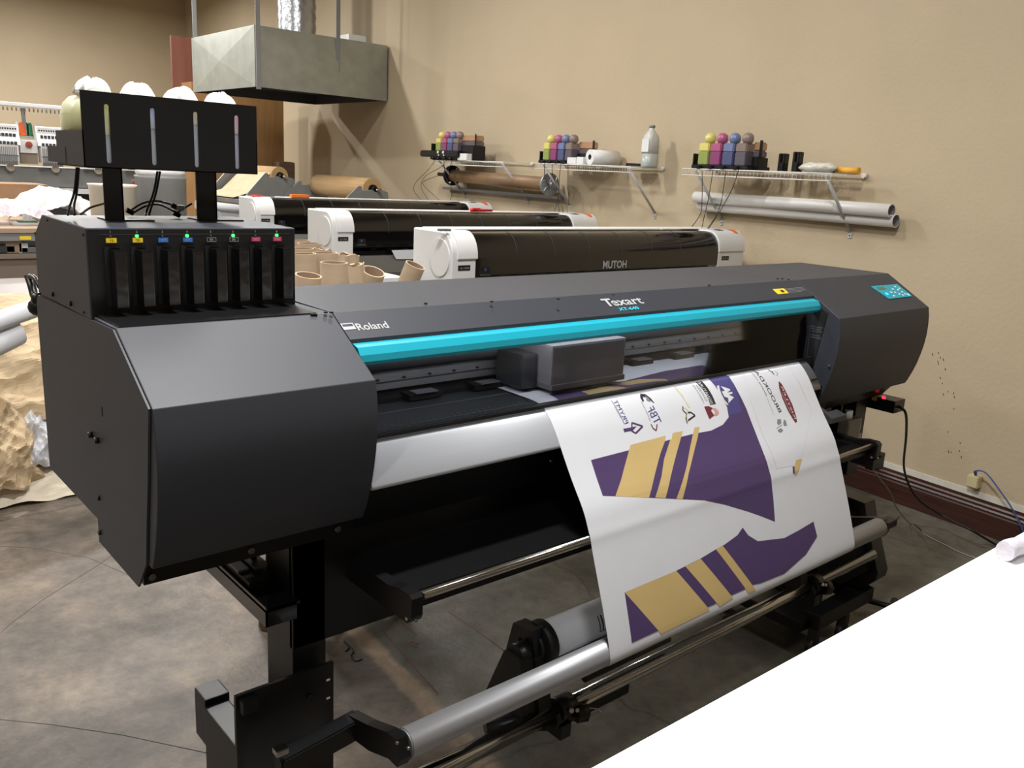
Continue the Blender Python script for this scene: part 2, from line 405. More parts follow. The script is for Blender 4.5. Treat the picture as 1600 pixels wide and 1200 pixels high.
# red chalk marks on the slab
m = MB()
for q in ([(700, 955), (745, 985), (792, 1020)], [(598, 985), (650, 1045), (685, 1085)], [(625, 968), (640, 985), (652, 992)], [(635, 1002), (650, 1012), (655, 1005), (640, 1003)]):
    pts = [PZ(x, y, 0.0008) for x, y in q]; m.tube(pts, 0.0011, n=4, sub=1)
each(m, 'chalk_line', REDLINE, floor)
m = MB()
for q in ([(498 + 46, 1008), (552, 1018), (548, 1026), (556, 1033), (566, 1030)], [(538, 1002), (545, 1012), (540, 1018)]):
    m.tube([PZ(x, y, 0.001) for x, y in q], 0.004, n=5, sub=3)
each(m, 'oil_mark', HAIR, floor)
for q in ([(-40, 1120), (80, 1132), (190, 1148), (330, 1178)], [(-30, 1015), (20, 972), (70, 935), (150, 885), (175, 868)], [(-20, 852), (60, 857), (140, 872), (215, 905)]):
    m = MB(); m.tube([PZ(x, y, 0.0004) for x, y in q], 0.0009, n=4, sub=1); m.build('crack_line', mat('crack_shade_%d' % q[0][0], '5E564E', .8), floor)

# ------------------------------------------------------------------ big textile printer
XL, XR = 0.419, 3.119
XA, XB = 0.829, 2.503
roland = thing('large_format_printer', 'wide charcoal textile printer with a cyan bar across its window, nearest of the printers', 'printer', (1.77, 1.7, 0))
R_ = roland
SL = V((0, 0.166, 0.101)).normalized(); EX = V((1, 0, 0))
SLP = 1
def slope(px, py):      # the sloped face of the covers
    n = V((0, -0.101, 0.166)); d = ray(px, py); k = n.dot(V((0, 1.334, 1.194)) - CAM) / n.dot(d); return CAM + d * k
base_prof = [(2.037, 0.887), (1.672, 0.893), (1.672, 0.845), (1.44, 0.847)]
# end plates
m = MB(); m.prism(base_prof + [(1.391, 0.91), (1.377, 0.986), (1.361, 1.062), (1.350, 1.127), (1.338, 1.194), (1.50, 1.292), (2.02, 1.278), (2.037, 1.26)], XL, XL + 0.0035)
sp = m.build('side_panel', PAINT, R_)
m = MB()
for (x, y) in ((144, 679), (154, 688)): p = PX(x, y, XL); m.cyl(p, p - V((0.008, 0, 0)), 0.006, n=10)
for (x, y) in ((157, 832), (155, 778)): p = PX(x, y, XL); m.cyl(p, p - V((0.004, 0, 0)), 0.005, n=10)
each(m, 'screw', BLACK, sp)
m = MB(); p = PX(159, 636, XL); q = PX(159.5, 650, XL); m.box((XL - 0.0008, p.y - 0.0018, q.z), (XL, p.y + 0.0018, p.z)); m.build('vent_slot', BLACKM, sp)
curve = [(1.334, 1.194), (1.328, 1.165), (1.325, 1.13), (1.325, 1.095), (1.328, 1.06), (1.334, 1.025), (1.342, 0.99), (1.353, 0.955), (1.366, 0.922), (1.374, 0.906)]
def cover(name, x0, x1, back_top):
    m = MB(); m.prism(curve + [(1.44, 0.903), (1.98, 0.903), (2.03, 0.93), (2.03, 1.24)] + back_top + [(1.50, 1.295)], x0, x1)
    o = m.build(name, PAINT, R_)
    return o
lc = cover('left_cover', XL + 0.0045, XA, [(2.01, 1.288)])
rc = cover('right_cover', XB, XR, [(1.86, 1.295)])
def smooth_by_angle(o, deg=20):
    for p in o.data.polygons: p.use_smooth = True
    o.data.set_sharp_from_angle(angle=math.radians(deg))
for o in (lc, rc):
    smooth_by_angle(o)
    b2 = o.modifiers.new('bev', 'BEVEL'); b2.width = 0.002; b2.segments = 2; b2.limit_method = 'ANGLE'; b2.angle_limit = math.radians(25); b2.harden_normals = True
m = MB()
for x in (412, 426, 440): p = PY(x, 823, 1.39); m.cyl(p + V((0, 0.004, 0)), p + V((0, -0.012, -0.002)), 0.0055, n=10)
each(m, 'vent_hole', BLACKM, lc)
m = MB(); 
for (px, py) in ((488, 493), (493, 493)):
    p = slope(px, py); m.cyl(p, p + V((0, 0, 0.004)), 0.004, n=8)
each(m, 'screw', BLACK, lc)
# raised slab of the slope: thin bright lower band line
m = MB(); m.box((XL + 0.009, 1.424, 1.2488), (XA, 1.4255, 1.2498)); 
# lower frames under the covers
m = MB(); m.prism([(1.438, 0.905), (1.438, 0.848), (1.672, 0.846), (1.672, 0.893), (2.03, 0.888), (2.03, 0.905)], XL + 0.009, XA + 0.09); lf = m.build('lower_frame', BLACK, R_)
m = MB()
for (x, y) in ((241, 882), (237, 901), (392, 860), (555, 803), (527, 826)): p = PY(x, y, 1.437); m.cyl(p + V((0, 0.002, 0)), p - V((0, 0.004, 0)), 0.0065, n=12)
each(m, 'screw', CHROME, lf)
m = MB(); m.prism([(1.40, 0.902), (1.44, 0.85), (1.75, 0.86), (1.75, 0.88), (2.0, 0.88), (2.0, 0.905), (1.45, 0.905)], XB - 0.0, XR - 0.03); m.build('lower_frame', BLACK, R_)
# middle top cover
m = MB(); m.prism([(1.431, 1.2530), (1.4995, 1.2947), (1.86, 1.2955), (2.03, 1.235), (2.03, 0.9), (2.0, 0.9), (2.0, 1.21), (1.85, 1.27), (1.51, 1.272), (1.437, 1.232), (1.431, 1.236)], XA + 0.001, XB - 0.001)
tcv = m.build('top_cover', PAINT, R_)
m = MB()
for (px, py) in ((509, 489), (518, 489), (665, 475), (768, 472), (872, 468), (958, 461), (1108, 446), (1215, 436), (1222, 436), (1232, 437)):
    p = PZ(px, py, 1.2965); m.cyl(p, p + V((0, 0, 0.003)), 0.004, n=8)
each(m, 'screw', BLACK, tcv)
# lettering on the slope
m = MB()
p0 = slope(537, 514.5); p1 = slope(607, 512.5)
m.text('Roland', slope(560.5, 516.5), EX, SL, 0.0200, w=slope(607, 510).x - slope(560.5, 516.5).x, lift=0.0008, bold=.012)
a = slope(537.5, 516); w_ = slope(556.5, 514).x - a.x; h_ = 0.0185; nn = EX.cross(SL)
def bar(o, u0, u1, v0, v1): m.poly([o + EX * u0 + SL * v0 + nn * 0.0008, o + EX * u1 + SL * v0 + nn * 0.0008, o + EX * u1 + SL * v1 + nn * 0.0008, o + EX * u0 + SL * v1 + nn * 0.0008])
bar(a, 0, w_, 0, 0.0085); bar(a, 0, w_, h_ - 0.0025, h_); bar(a, 0, 0.002, 0.0085, h_ - 0.0025); bar(a, w_ - 0.002, w_, 0.0085, h_ - 0.0025)
m.build('maker_lettering', LETTER, tcv, recalc=False)
m = MB(); a = slope(939, 483)
TX = slope(1002, 478).x - a.x
cu_o = V((1.566, 0, 0)); y0 = 1.449
def on_slope(x, y): return V((x, y, 1.194 + (y - 1.334) * 0.101 / 0.166))
m.text('T', on_slope(1.572, 1.4575), EX, SL, 0.028, w=.033, lift=0.0012, bold=.03); m.text('exart', on_slope(1.599, 1.4575), EX, SL, 0.028, w=0.117, lift=0.0012, bold=.018)
m.build('model_lettering', LETTER, tcv, recalc=False)
m = MB(); m.text('XT-640', on_slope(1.604, 1.4405), EX, SL, 0.0105, w=0.075, lift=0.0012, bold=.02); m.build('model_number', CYANT, tcv, recalc=False)
# warning label
m = MB(); a = on_slope(2.322, 1.449)
m.poly([a + nn * .0008, a + EX * .062 + nn * .0008, a + EX * .062 + SL * .024 + nn * .0008, a + SL * .024 + nn * .0008])
m.m(1); c = a + EX * .03 + SL * .006 + nn * .0012; m.poly([c, c + EX * .017, c + EX * .017 + SL * .011, c + SL * .011])
m.m(2)
for i in range(4): m.text('lllllllllllllllllllllllllllll'[:26 - 4 * (i == 3)], a + EX * .067 + SL * (.020 - i * .006), EX, SL, 0.0022, w=0.10 - (0.03 if i == 3 else 0), lift=.0008)
m.build('warning_label', [YELLOW, BLACK, LETTER], tcv, recalc=False)
# control panel
pn = [V((2.893, 1.446, 0)), V((3.084, 1.446, 0)), V((3.088, 1.386, 0)), V((2.916, 1.386, 0))]
pn = [on_slope(v.x, v.y) + nn * 0.0025 for v in pn]
m = MB(); m.poly(pn, 0.002, nrm=-nn); cp = m.build('control_panel', TEAL, R_)
m = MB(); a = on_slope(2.915, 1.427) + nn * .003; m.poly([a, a + EX * .055, a + EX * .055 + SL * .015, a + SL * .015]); m.build('display', mat('lcd_grey', '5E6B4E', 0.3), cp, recalc=False)
for i, (x, y) in enumerate([(3.045, 1.433), (3.010, 1.424), (3.040, 1.419), (3.060, 1.424), (3.050, 1.408), (2.975, 1.411), (3.000, 1.409), (3.015, 1.400), (3.055, 1.398), (2.965, 1.395), (3.03, 1.394)]):
    m = MB(); p = on_slope(x, y) + nn * .0026; m.cyl(p, p + nn * .002, 0.0042, n=12); m.build('button', WHITE, cp)
for (x, y) in ((2.935, 1.407), (3.072, 1.394)):
    m = MB(); p = on_slope(x, y) + nn * .0026; m.cyl(p, p + nn * .002, 0.006, n=12); m.build('lit_button', LEDB, cp, label='glowing blue button')
# window: cyan bar, tinted pane
m = MB(); m.prism([(1.432, 1.245), (1.412, 1.240), (1.402, 1.226), (1.400, 1.213), (1.407, 1.205), (1.43, 1.205)], XA + 0.006, XB - 0.004)
fw = m.build('front_window', TEAL, R_)
m = MB(); m.prism([(1.410, 1.207), (1.414, 1.207), (1.400, 1.150), (1.401, 1.064), (1.397, 1.064), (1.396, 1.150)], XA + 0.01, XB - 0.045)
m.build('window_pane', GLASS, fw)
# interior
m = MB(); m.box((XA, 1.405, 1.035), (XB, 1.66, 1.0600)); pl_ = m.build('platen', PLATEN, R_)
m = MB()
for i in range(28):
    x = XA + 0.02 + i * 0.0175
    for k in (0, 1): m.box((x + k * .005, 1.437 + k * .014, 1.0600), (x + k * .005 + .0018, 1.439 + k * .014, 1.0604))
m.build('suction_holes', LETTER, pl_)
m = MB(); m.box((XA, 1.4325, 1.0600), (1.32, 1.4340, 1.0608)); m.box((XA, 1.53, 1.0600), (XB, 1.532, 1.0612)); m.build('platen_line', GREYM, pl_)
m = MB(); m.prism([(1.339, 0.974), (1.342, 0.972), (1.43, 0.965), (1.43, 1.0585), (1.404, 1.0500), (1.386, 1.037), (1.366, 1.0155), (1.352, 0.996), (1.342, 0.98)], XA, XB - 0.045, smooth=True)
ap = m.build('apron', SILVER, R_)
m = MB(); m.prism([(1.43, 1.0595), (1.400, 1.0508), (1.404, 1.0495), (1.43, 1.058)], XA, 1.33); m.build('dark_edge_strip', DKGREY, ap)
m = MB(); a = PX(1266, 589, 2.46); b_ = PX(1280, 594, 2.46)
m.box((2.415, 1.3535, 0.995), (2.452, 1.357, 1.01), rot=Matrix.Rotation(0.95, 3, 'X')); m.build('edge_sensor', BLACKM, ap)
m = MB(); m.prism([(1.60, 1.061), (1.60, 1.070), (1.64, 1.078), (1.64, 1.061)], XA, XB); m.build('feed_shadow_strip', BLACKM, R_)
m = MB(); m.box((XA, 1.625, 1.084), (XB, 1.66, 1.127)); m.box((XA, 1.618, 1.105), (XB, 1.625, 1.1065)); rl = m.build('carriage_rail', GREYM, R_)
m = MB()
for i in range(24): x = XA + 0.04 + i * 0.072; m.cyl((x, 1.6255, 1.107), (x, 1.621, 1.107), 0.0045, n=10)
each(m, 'rail_screw', BLACKM, rl)
m = MB(); m.cyl((XA, 1.615, 1.152), (XB, 1.615, 1.152), 0.019); m.box((XA, 1.60, 1.178), (XB, 1.68, 1.196)); m.build('drive_tube', DKGREY, R_)
m = MB(); m.box((XA, 1.78, 1.06), (XB, 1.80, 1.27)); m.build('rear_wall', BLACKM, R_)
for i in range(9):
    x = XA + 0.05 + i * 0.19
    m = MB(); m.box((x, 1.575, 1.0625), (x + 0.09, 1.615, 1.078), 0.003); pr = m.build('pinch_roller', BLACKM, R_)
    m = MB(); m.box((x + 0.015, 1.57, 1.079), (x + 0.075, 1.60, 1.0815)); each(m, 'spring_plate', GREYM, pr)
# carriage
m = MB(); m.box((1.395, 1.455, 1.082), (1.655, 1.60, 1.185), 0.006); ca = m.build('print_carriage', mat('carriage_grey', '8A878B', 0.45), R_)
m = MB(); m.box((1.395, 1.450, 1.074), (1.655, 1.59, 1.088), 0.002); m.build('carriage_base', GREYM, ca)
m = MB(); m.box((1.34, 1.50, 1.072), (1.39, 1.60, 1.16), 0.01); m.build('carriage_bumper', DKGREY, ca)
# left and right cheek plates of the opening
m = MB(); m.prism([(1.375, 1.205), (1.40, 1.03), (1.44, 0.905), (1.9, 0.905), (1.9, 1.25), (1.45, 1.24), (1.378, 1.207)], XB - 0.003, XB - 0.0005); ck = m.build('inner_cheek', BLACKM, R_)
m = MB()
for (x, y) in ((1296, 571), (1233, 550), (1246, 555), (1224, 549), (1257, 549), (1269, 488)): p = PX(x, y, XB - 0.003); m.cyl(p, p - V((.003, 0, 0)), 0.004, n=8)
each(m, 'screw', CHROME, ck)
m = MB(); a = PX(1270, 516, XB - .0035)
for i in range(5): m.text('IIIIIIIIIIIIIIII', V((XB - .0035, 1.445, 1.155 - i * .007 - (i > 2) * .006)), (0, -1, 0), (0, 0, 1), .0035, w=.06 - .006 * (i % 2))
m.build('warning_text', GREYM, ck, recalc=False)
m = MB(); m.prism([(1.40, 0.905), (1.60, 0.905), (1.60, 1.035), (1.42, 1.03)], XB - 0.047, XB - 0.003); m.build('apron_end_block', DKGREY, R_)
# black lower front, beam in the slot, dryer shelf, front roller
m = MB(); m.prism([(1.36, 0.972), (1.372, 0.972), (1.412, 0.874), (1.40, 0.873)], XA - 0.004, XB + 0.1); fp = m.build('front_plate', BLACK, R_)
m = MB()
for (x, y) in ((600, 763.5), (861, 720)): p = PY(x, y, 1.375); m.cyl(p + V((0, 0.01, 0)), p - V((0, 0.003, 0)), 0.004, n=10)
each(m, 'screw', CHROME, fp)
m = MB(); m.box((0.80, 1.52, 0.765), (2.75, 1.56, 0.862), 0.003); bm_ = m.build('cross_beam', ALU, R_)
m = MB(); m.box((0.84, 1.49, 0.80), (1.0, 1.519, 0.87)); m.box((1.33, 1.49, 0.835), (1.40, 1.519, 0.87)); each(m, 'beam_bracket', BLACK, bm_)
m = MB(); m.prism([(1.51, 0.790), (1.408, 0.780), (1.26, 0.775), (1.245, 0.770), (1.245, 0.752), (1.26, 0.752), (1.50, 0.735), (1.52, 0.74)], 0.87, 2.64)
dr = m.build('dryer_shelf', BLACK, R_)
m = MB(); m.cyl((0.868, 1.235, 0.784), (2.66, 1.235, 0.784), 0.0105); m.build('guide_roller', CHROME, R_)
for x0 in (0.842, 2.645):
    m = MB(); m.prism([(1.50, 0.79), (1.50, 0.735), (1.232, 0.735), (1.222, 0.742), (1.218, 0.752), (1.218, 0.79), (1.226, 0.797), (1.26, 0.797), (1.30, 0.787)], x0, x0 + 0.026)
    ar = m.build('roller_arm', BLACK, R_)
    m = MB(); m.cyl((x0 - .002, 1.232, .745), (x0, 1.232, .745), .004, n=8); m.cyl((x0 + .01, 1.2175, .745), (x0 + .01, 1.215, .745), .003, n=8); each(m, 'screw', CHROME, ar)
m = MB(); m.box((0.713, 1.45, 0.617), (2.83, 1.462, 0.86)); m.build('lower_panel', BLACK, R_)
m = MB(); m.box((0.875, 1.46, 0.795), (0.93, 1.50, 0.85), 0.004); m.build('hinge_block', BLACK, R_)
# stand legs and feet
for x0 in (0.713, 2.75):
    m = MB(); m.box((x0, 1.45, 0.10), (x0 + 0.075, 1.57, 0.89), 0.003); lg = m.build('leg', BLACK, R_)
    m = MB(); m.box((x0 - 0.01, 1.42, 0.075), (x0 + 0.085, 1.82, 0.12), 0.006); m.build('foot', BLACK, lg)
    for y in (1.47, 1.77):
        m = MB(); m.cyl((x0 + .02, y, .032), (x0 + .055, y, .032), .031, n=20); m.box((x0 + .025, y - .015, .04), (x0 + .05, y + .015, .08)); m.build('caster', WHEEL, lg)
# side tray on the left leg with two grey plates
m = MB(); m.box((0.648, 1.43, 0.728), (0.72, 1.80, 0.734)); m.box((0.648, 1.43, 0.697), (0.652, 1.80, 0.740)); m.box((0.648, 1.43, 0.697), (0.713, 1.433, 0.734)); ty = m.build('side_tray', GLOSSB, R_)
m = MB(); m.box((0.655, 1.575, 0.752), (0.678, 1.80, 0.757)); m.box((0.684, 1.56, 0.758), (0.715, 1.80, 0.763)); each(m, 'tray_plate', GREYM, ty)
m = MB(); m.box((0.655, 1.52, 0.735), (0.72, 1.82, 0.752)); m.cyl((0.70, 1.60, .763), (0.70, 1.60, .775), 0.006, n=12); m.build('tray_block', BLACK, ty)
# rear right housing with power inlet
m = MB(); m.box((2.93, 1.45, 0.56), (3.01, 1.60, 0.91), 0.004); eb = m.build('electrics_housing', BLACK, R_)
m = MB(); p = PY(1342, 682, 1.449); m.box((p.x - .02, 1.4485, p.z - .012), (p.x + .02, 1.4495, p.z + .012)); m.build('rating_label', LETTER, eb)
m = MB(); m.box((3.05, 1.367, 0.800), (3.13, 1.80, 0.846), 0.003); pb = m.build('power_inlet_box', BLACK, R_)
m = MB(); a = PX(1362, 625, 3.049); b_ = PX(1371.5, 614, 3.049); m.box((3.0485, b_.y, a.z), (3.0495, a.y, b_.z)); m.build('yellow_label', YELLOW, pb)
m = MB(); p = PX(1381, 621, 3.049); m.box((3.047, p.y - .006, p.z - .005), (3.049, p.y + .006, p.z + .005)); m.build('power_light', LEDR, pb)
m = MB(); p = PX(1389, 623, 3.049); m.box((3.047, p.y - .003, p.z - .005), (3.049, p.y + .003, p.z + .005)); m.build('switch', LETTER, pb)
m = MB(); m.prism([(1.36, .915), (1.36, .895), (1.31, .868), (1.295, .868), (1.295, .885)], 2.47, 2.49); m.prism([(1.33, .895), (1.295, .868), (1.295, .885)], 2.49, 2.56); m.build('front_stop_bracket', DKGREY, R_)
m = MB(); m.box((2.645, 1.225, .700), (2.72, 1.25, .735), .003); m.box((2.70, 1.23, .69), (2.735, 1.33, .745), .003); m.build('roller_end_bracket', BLACK, R_)
# media lever at the rear left
m = MB(); m.tube([V((.43, 2.05, 1.27)), V((.43, 2.10, 1.262)), V((.43, 2.125, 1.285)), V((.43, 2.15, 1.302))], .009, n=8); m.tube([V((.43, 2.15, 1.302)), V((.43, 2.09, 1.306)), V((.43, 2.045, 1.292))], .006, n=8); m.sphere((.43, 2.085, 1.243), .02, n=12); m.sphere((.43, 2.075, 1.262), .014, n=12)
m.build('media_lever', BLACK, R_)

# ink cartridge bay on the left
m = MB(); IX0, IX1 = XL, 0.814
m.prism([(1.626, 1.288), (1.626, 1.450), (1.932, 1.452), (2.005, 1.408), (2.012, 1.285)], IX0, IX1); bay = m.build('ink_cartridge_bay', PAINT, R_)
bv = bay.modifiers.new('bev', 'BEVEL'); bv.width = 0.002; bv.segments = 2
m = MB(); m.box((IX0 + .003, 1.6245, 1.290), (IX1 - .002, 1.6262, 1.4475)); m.build('bay_face', BLACK, bay)
m = MB(); m.box((IX0 + .01, 1.50, 1.2955), (IX1 - .02, 1.626, 1.2975)); m.build('bay_apron', BLACK, bay)
m = MB()
for (px, py) in ((83, 459.5), (111, 474)): p = PX(px, py, XL); m.cyl(p, p - V((.004, 0, 0)), .006, n=4)
for (px, py) in ((131, 488), (130, 367), (74, 344), (55, 364)): p = PX(px, py, XL); m.cyl(p, p - V((.002, 0, 0)), .0025, n=8)
each(m, 'screw', BLACK, bay)
m = MB(); m.box((.44, 1.6235, 1.4385), (.80, 1.6245, 1.4392)); m.build('face_line', DKGREY, bay)
cx = [.460, .505, .550, .595, .640, .684, .729, .774]
names = ['YE', 'YE', 'CY', 'CY', 'BK', 'BK', 'MG', 'MG']; lm = [YELLOW, YELLOW, BLUEL, BLUEL, BLACK, BLACK, PINKL, PINKL]
for i, x in enumerate(cx):
    m = MB(); m.box((x - .0088, 1.6225, 1.4245), (x + .0088, 1.6244, 1.4325)); m.m(1)
    m.text(names[i], (x, 1.6222, 1.4262), (1, 0, 0), (0, 0, 1), .0045, align='C', lift=.0004)
    if lm[i] is BLACK:
        for (a_, b2_) in (((x - .0088, 1.4245), (x + .0088, 1.4250)), ((x - .0088, 1.4320), (x + .0088, 1.4325)), ((x - .0088, 1.4245), (x - .0083, 1.4325)), ((x + .0083, 1.4245), (x + .0088, 1.4325))):
            m.box((a_[0], 1.6220, a_[1]), (b2_[0], 1.6225, b2_[1]))
    m.build('colour_label', [lm[i], BLACK if i < 2 else LETTER], bay, recalc=False)
    m = MB(); on = i in (1, 3, 5, 7); m.cyl((x - .001, 1.6245, 1.4360), (x - .001, 1.622, 1.4360), .0028 if on else .0018, n=12); m.build('indicator_light', LEDG if on else LEDOFF, bay, label='lit green indicator light' if on else None)
    m = MB(); m.text(str(i + 1), (x - .001, 1.6240, 1.4415), (1, 0, 0), (0, 0, 1), .0042, align='C'); m.build('slot_number', LETTER, bay, recalc=False)
    m = MB(); m.box((x - .013, 1.6225, 1.3105), (x + .015, 1.6244, 1.4175)); m.m(1); m.box((x - .003, 1.6200, 1.4150), (x + .013, 1.6244, 1.4190)); m.box((x - .010, 1.6215, 1.302), (x - .0065, 1.6245, 1.3035)); m.build('slot_frame', [BLACKM, GLOSSB], bay)
    m = MB(); m.box((x - .0065, 1.584, 1.312), (x + .0135, 1.6225, 1.4135), .002); m.build('ink_cartridge', CART, bay)
# tank rack: front plate with four sight slots, side tray, two posts
RY = 1.72; RX0, RX1, RZ0, RZ1 = .449, .779, 1.551, 1.685
slots = [.4925, .5735, .6545, .7365]
m = MB(); hw = .0042; s0, s1 = 1.560, 1.664
def colm(x0, x1): m.box((x0, RY, RZ0), (x1, RY + .0016, RZ1))
ed = RX0
for sx_ in slots:
    colm(ed, sx_ - hw); ed = sx_ + hw
    for top in (1, -1):
        zc = s1 - hw if top > 0 else s0 + hw; ze = RZ1 if top > 0 else RZ0
        arc = [(sx_ - hw * math.cos(t_ * PI / 8), zc + top * hw * math.sin(t_ * PI / 8)) for t_ in range(9)]
        m.prism(arc + [(sx_ + hw, ze), (sx_ - hw, ze)], RY, RY + .0016, 'y')
colm(ed, RX1)
rack = m.build('tank_rack', BLACK, R_)
m = MB(); m.box((RX0, RY, 1.5515), (RX0 + .002, 1.905, 1.616)); m.box((RX1 - .002, RY, 1.5515), (RX1, 1.905, 1.616)); m.box((RX0, 1.903, 1.5515), (RX1, 1.905, 1.616)); m.box((RX0, RY, 1.5510), (RX1, 1.905, 1.5530)); m.box((RX0 - .001, 1.84, 1.556), (RX0 + .001, 1.975, 1.5865))
m.build('tray', PAINT, rack)
for (a_, b_) in (((158, 268), (193, 345)), ((303, 272), (338, 345))):
    q = PZ(b_[0] + 2, b_[1], 1.452); yb = q.y; xa = PY(a_[0] + 4, 300, yb).x; xb = q.x
    m = MB(); m.box((xa, yb, 1.452), (xb, yb + .003, 1.553)); m.box((xb - .003, yb, 1.452), (xb, yb + .06, 1.553)); m.box((xa + .005, yb - .005, 1.4515), (xb + .055, yb + .07, 1.454)); m.build('post', BLACK, rack)
tk = [(HDPEY, HDPEG, .070), (HDPEB, HDPEG, .072), (HDPEW, HDPEG, .085), (HDPEP, HDPEV, .074)]
tl = ['yellow tinted ink tank with bagged white cap, leftmost behind the black rack plate', 'pale blue ink tank with bagged white cap, second from the left in the rack', 'beige tinted ink tank with bagged white cap, third from the left in the rack', 'pink tinted ink tank with bagged white cap, rightmost in the rack']
for i, sx_ in enumerate(slots):
    t = thing('ink_tank', tl[i], 'ink tank', (sx_, 1.80, 1.554), 'bulk ink tanks in the rack')
    lv = 1.554 + (.055, .072, .085, .073)[i]
    x0, x1 = sx_ - .0385, sx_ + .0385
    m = MB(); m.box((x0, 1.7222, 1.5540), (x1, 1.885, lv)); m.build('ink_level', tk[i][1] , t)
    m = MB(); m.prism([(x0, lv + .0005), (x1, lv + .0005), (x1, 1.648), (x1 - .006, 1.668), (sx_ + .02, 1.681), (sx_ - .02, 1.681), (x0 + .006, 1.668), (x0, 1.648)], 1.7222, 1.885, 'y', smooth=True); m.build('tank_body', tk[i][0], t)
    m = MB(); m.sphere((sx_, 1.80, 1.686), .032, 1.0, 1.15, .75, n=28)
    for v in m.bm.verts:
        nv = noise.noise(v.co * 38 + V((i * 7, 0, 0))); v.co += (v.co - V((sx_, 1.80, 1.686))).normalized() * nv * .0055
        if v.co.z < 1.683: v.co.x = sx_ + (v.co.x - sx_) * .75
    for v in m.bm.verts:
        q = v.co - V((sx_, 1.80, 1.686)); a_ = math.atan2(q.y, q.x); k_ = 1 + .05 * math.cos(a_ * 9 + i) + .03 * math.cos(a_ * 17); v.co.x = sx_ + q.x * k_; v.co.y = 1.80 + q.y * k_; v.co.z += -.003 * (k_ - 1) / .05
    for f in m.bm.faces: f.smooth = False
    m.build('bag_cover', BAG, t)
# tubing under the rack
cab = [((120, 262), (116, 300), (108, 325), (106, 336)), ((123, 262), (120, 300), (116, 320), (116, 336)), ((250, 268), (244, 300), (236, 325), (233, 336)), ((246, 268), (240, 300), (229, 330), (228, 336)),
       ((200, 332), (222, 318), (245, 314), (270, 320)), ((206, 334), (228, 322), (250, 320), (275, 332)), ((126, 335), (140, 325), (155, 320), (163, 318)), ((278, 332), (290, 324), (300, 318))]
for i, q in enumerate(cab):
    yv = 1.80 if i < 4 else 1.86
    pts = [PY(x, y, yv + .02 * math.sin(k_)) for k_, (x, y) in enumerate(q)]
    m = MB(); m.tube(pts, .0022, n=7); o = m.build('ink_hose', BLACK if i != 6 else mat('olive_hose', '5A5230', .5), R_)
for (x, y) in ((202, 330), (272, 322), (275, 334)):
    p = PY(x, y, 1.86); m = MB(); m.cyl(p - V((.006, 0, -.003)), p + V((.008, 0, -.004)), .0055, n=12); m.build('hose_plug', BLACK, R_)
p = PY(280, 325, 1.86); m = MB(); m.box(p - V((.007, .008, .005)), p + V((.008, .008, .006)), .001); m.build('white_connector', WHITE, R_)

# ------------------------------------------------------------------ printed sheet
SX0, SX1 = 1.328, 2.415
raw = [(1.70, 1.064), (1.60, 1.064), (1.47, 1.064), (1.43, 1.0625), (1.41, 1.057), (1.381, 1.035), (1.354, 1.0005), (1.339, .975), (1.296, .908), (1.25, .848), (1.2335, .8105), (1.2225, .790), (1.2195, .775), (1.193, .705), (1.165, .63), (1.140, .555), (1.1335, .530), (1.1345, .520), (1.141, .5095), (1.152, .5020), (1.165, .4990), (1.180, .4990), (1.30, .432), (1.335, .428)]
prof = []
for i in range(len(raw) - 1):
    p0, p1, p2, p3 = (V(raw[max(i - 1, 0)]), V(raw[i]), V(raw[i + 1]), V(raw[min(i + 2, len(raw) - 1)]))
    for k in range(3):
        t_ = k / 3; prof.append(p1.lerp(p2, t_) if (p2 - p1).length < .02 else 0.5 * ((2 * p1) + (p2 - p0) * t_ * .9 + (2 * p0 - 5 * p1 + 4 * p2 - p3) * 0 + (p2 - p1) * (2 * t_) * .1) if False else p1.lerp(p2, t_))
prof.append(V(raw[-1]))
# soften the polyline (two passes of corner smoothing that keep the ends)
for _ in range(2):
    prof = [prof[0]] + [(prof[i - 1] + prof[i] * 2 + prof[i + 1]) / 4 for i in range(1, len(prof) - 1)] + [prof[-1]]
cum = [0.0]
for i in range(1, len(prof)): cum.append(cum[-1] + (prof[i] - prof[i - 1]).length)
def sheet_pt(x, s, off=0.0):
    i = 0
    while i < len(prof) - 2 and cum[i + 1] < s: i += 1
    t_ = (s - cum[i]) / (cum[i + 1] - cum[i]); p = prof[i].lerp(prof[i + 1], t_); d = (prof[i + 1] - prof[i]).normalized()
    # blended normals
    a = V((d.y, -d.x)) if False else V((-d.y, d.x))
    if a.x > 0 or (abs(a.x) < 1e-6 and a.y < 0): a = -a
    if p.y < .56 and d.x > 0: a = V((d.y, -d.x))
    return V((x, p.x + a.x * off, p.y + a.y * off))
def hit(px, py):
    d = ray(px, py); best = None
    for i in range(len(prof) - 1):
        a, b2_ = prof[i], prof[i + 1]; e = b2_ - a
        det = d.y * (-e.y) + d.z * e.x
        if abs(det) < 1e-12: continue
        rx, ry = a.x, a.y - CAM.z
        lam = (rx * (-e.y) + ry * e.x) / det; u = (d.y * ry - d.z * rx) / det
        if lam > 0 and -0.01 <= u <= 1.01 and (best is None or lam < best[0]): best = (lam, d.x * lam, cum[i] + u * (cum[i + 1] - cum[i]))
    return (best[1], best[2]) if best else (SX0, 0)
m = MB(); NXS = 12
grid = [[m.bm.verts.new(sheet_pt(SX0 + (SX1 - SX0) * j / NXS, c, 0)) for j in range(NXS + 1)] for c in cum]
for A, B in zip(grid, grid[1:]):
    for j in range(NXS): m._f([m.bm.faces.new((A[j], A[j + 1], B[j + 1], B[j]))], True)
SM = [WSHEET, PURPLE, GOLD, NAVY, RED, BLKINK, GREYINK, FAINT, YINK, SKININK, WHITE]
layer = [0]
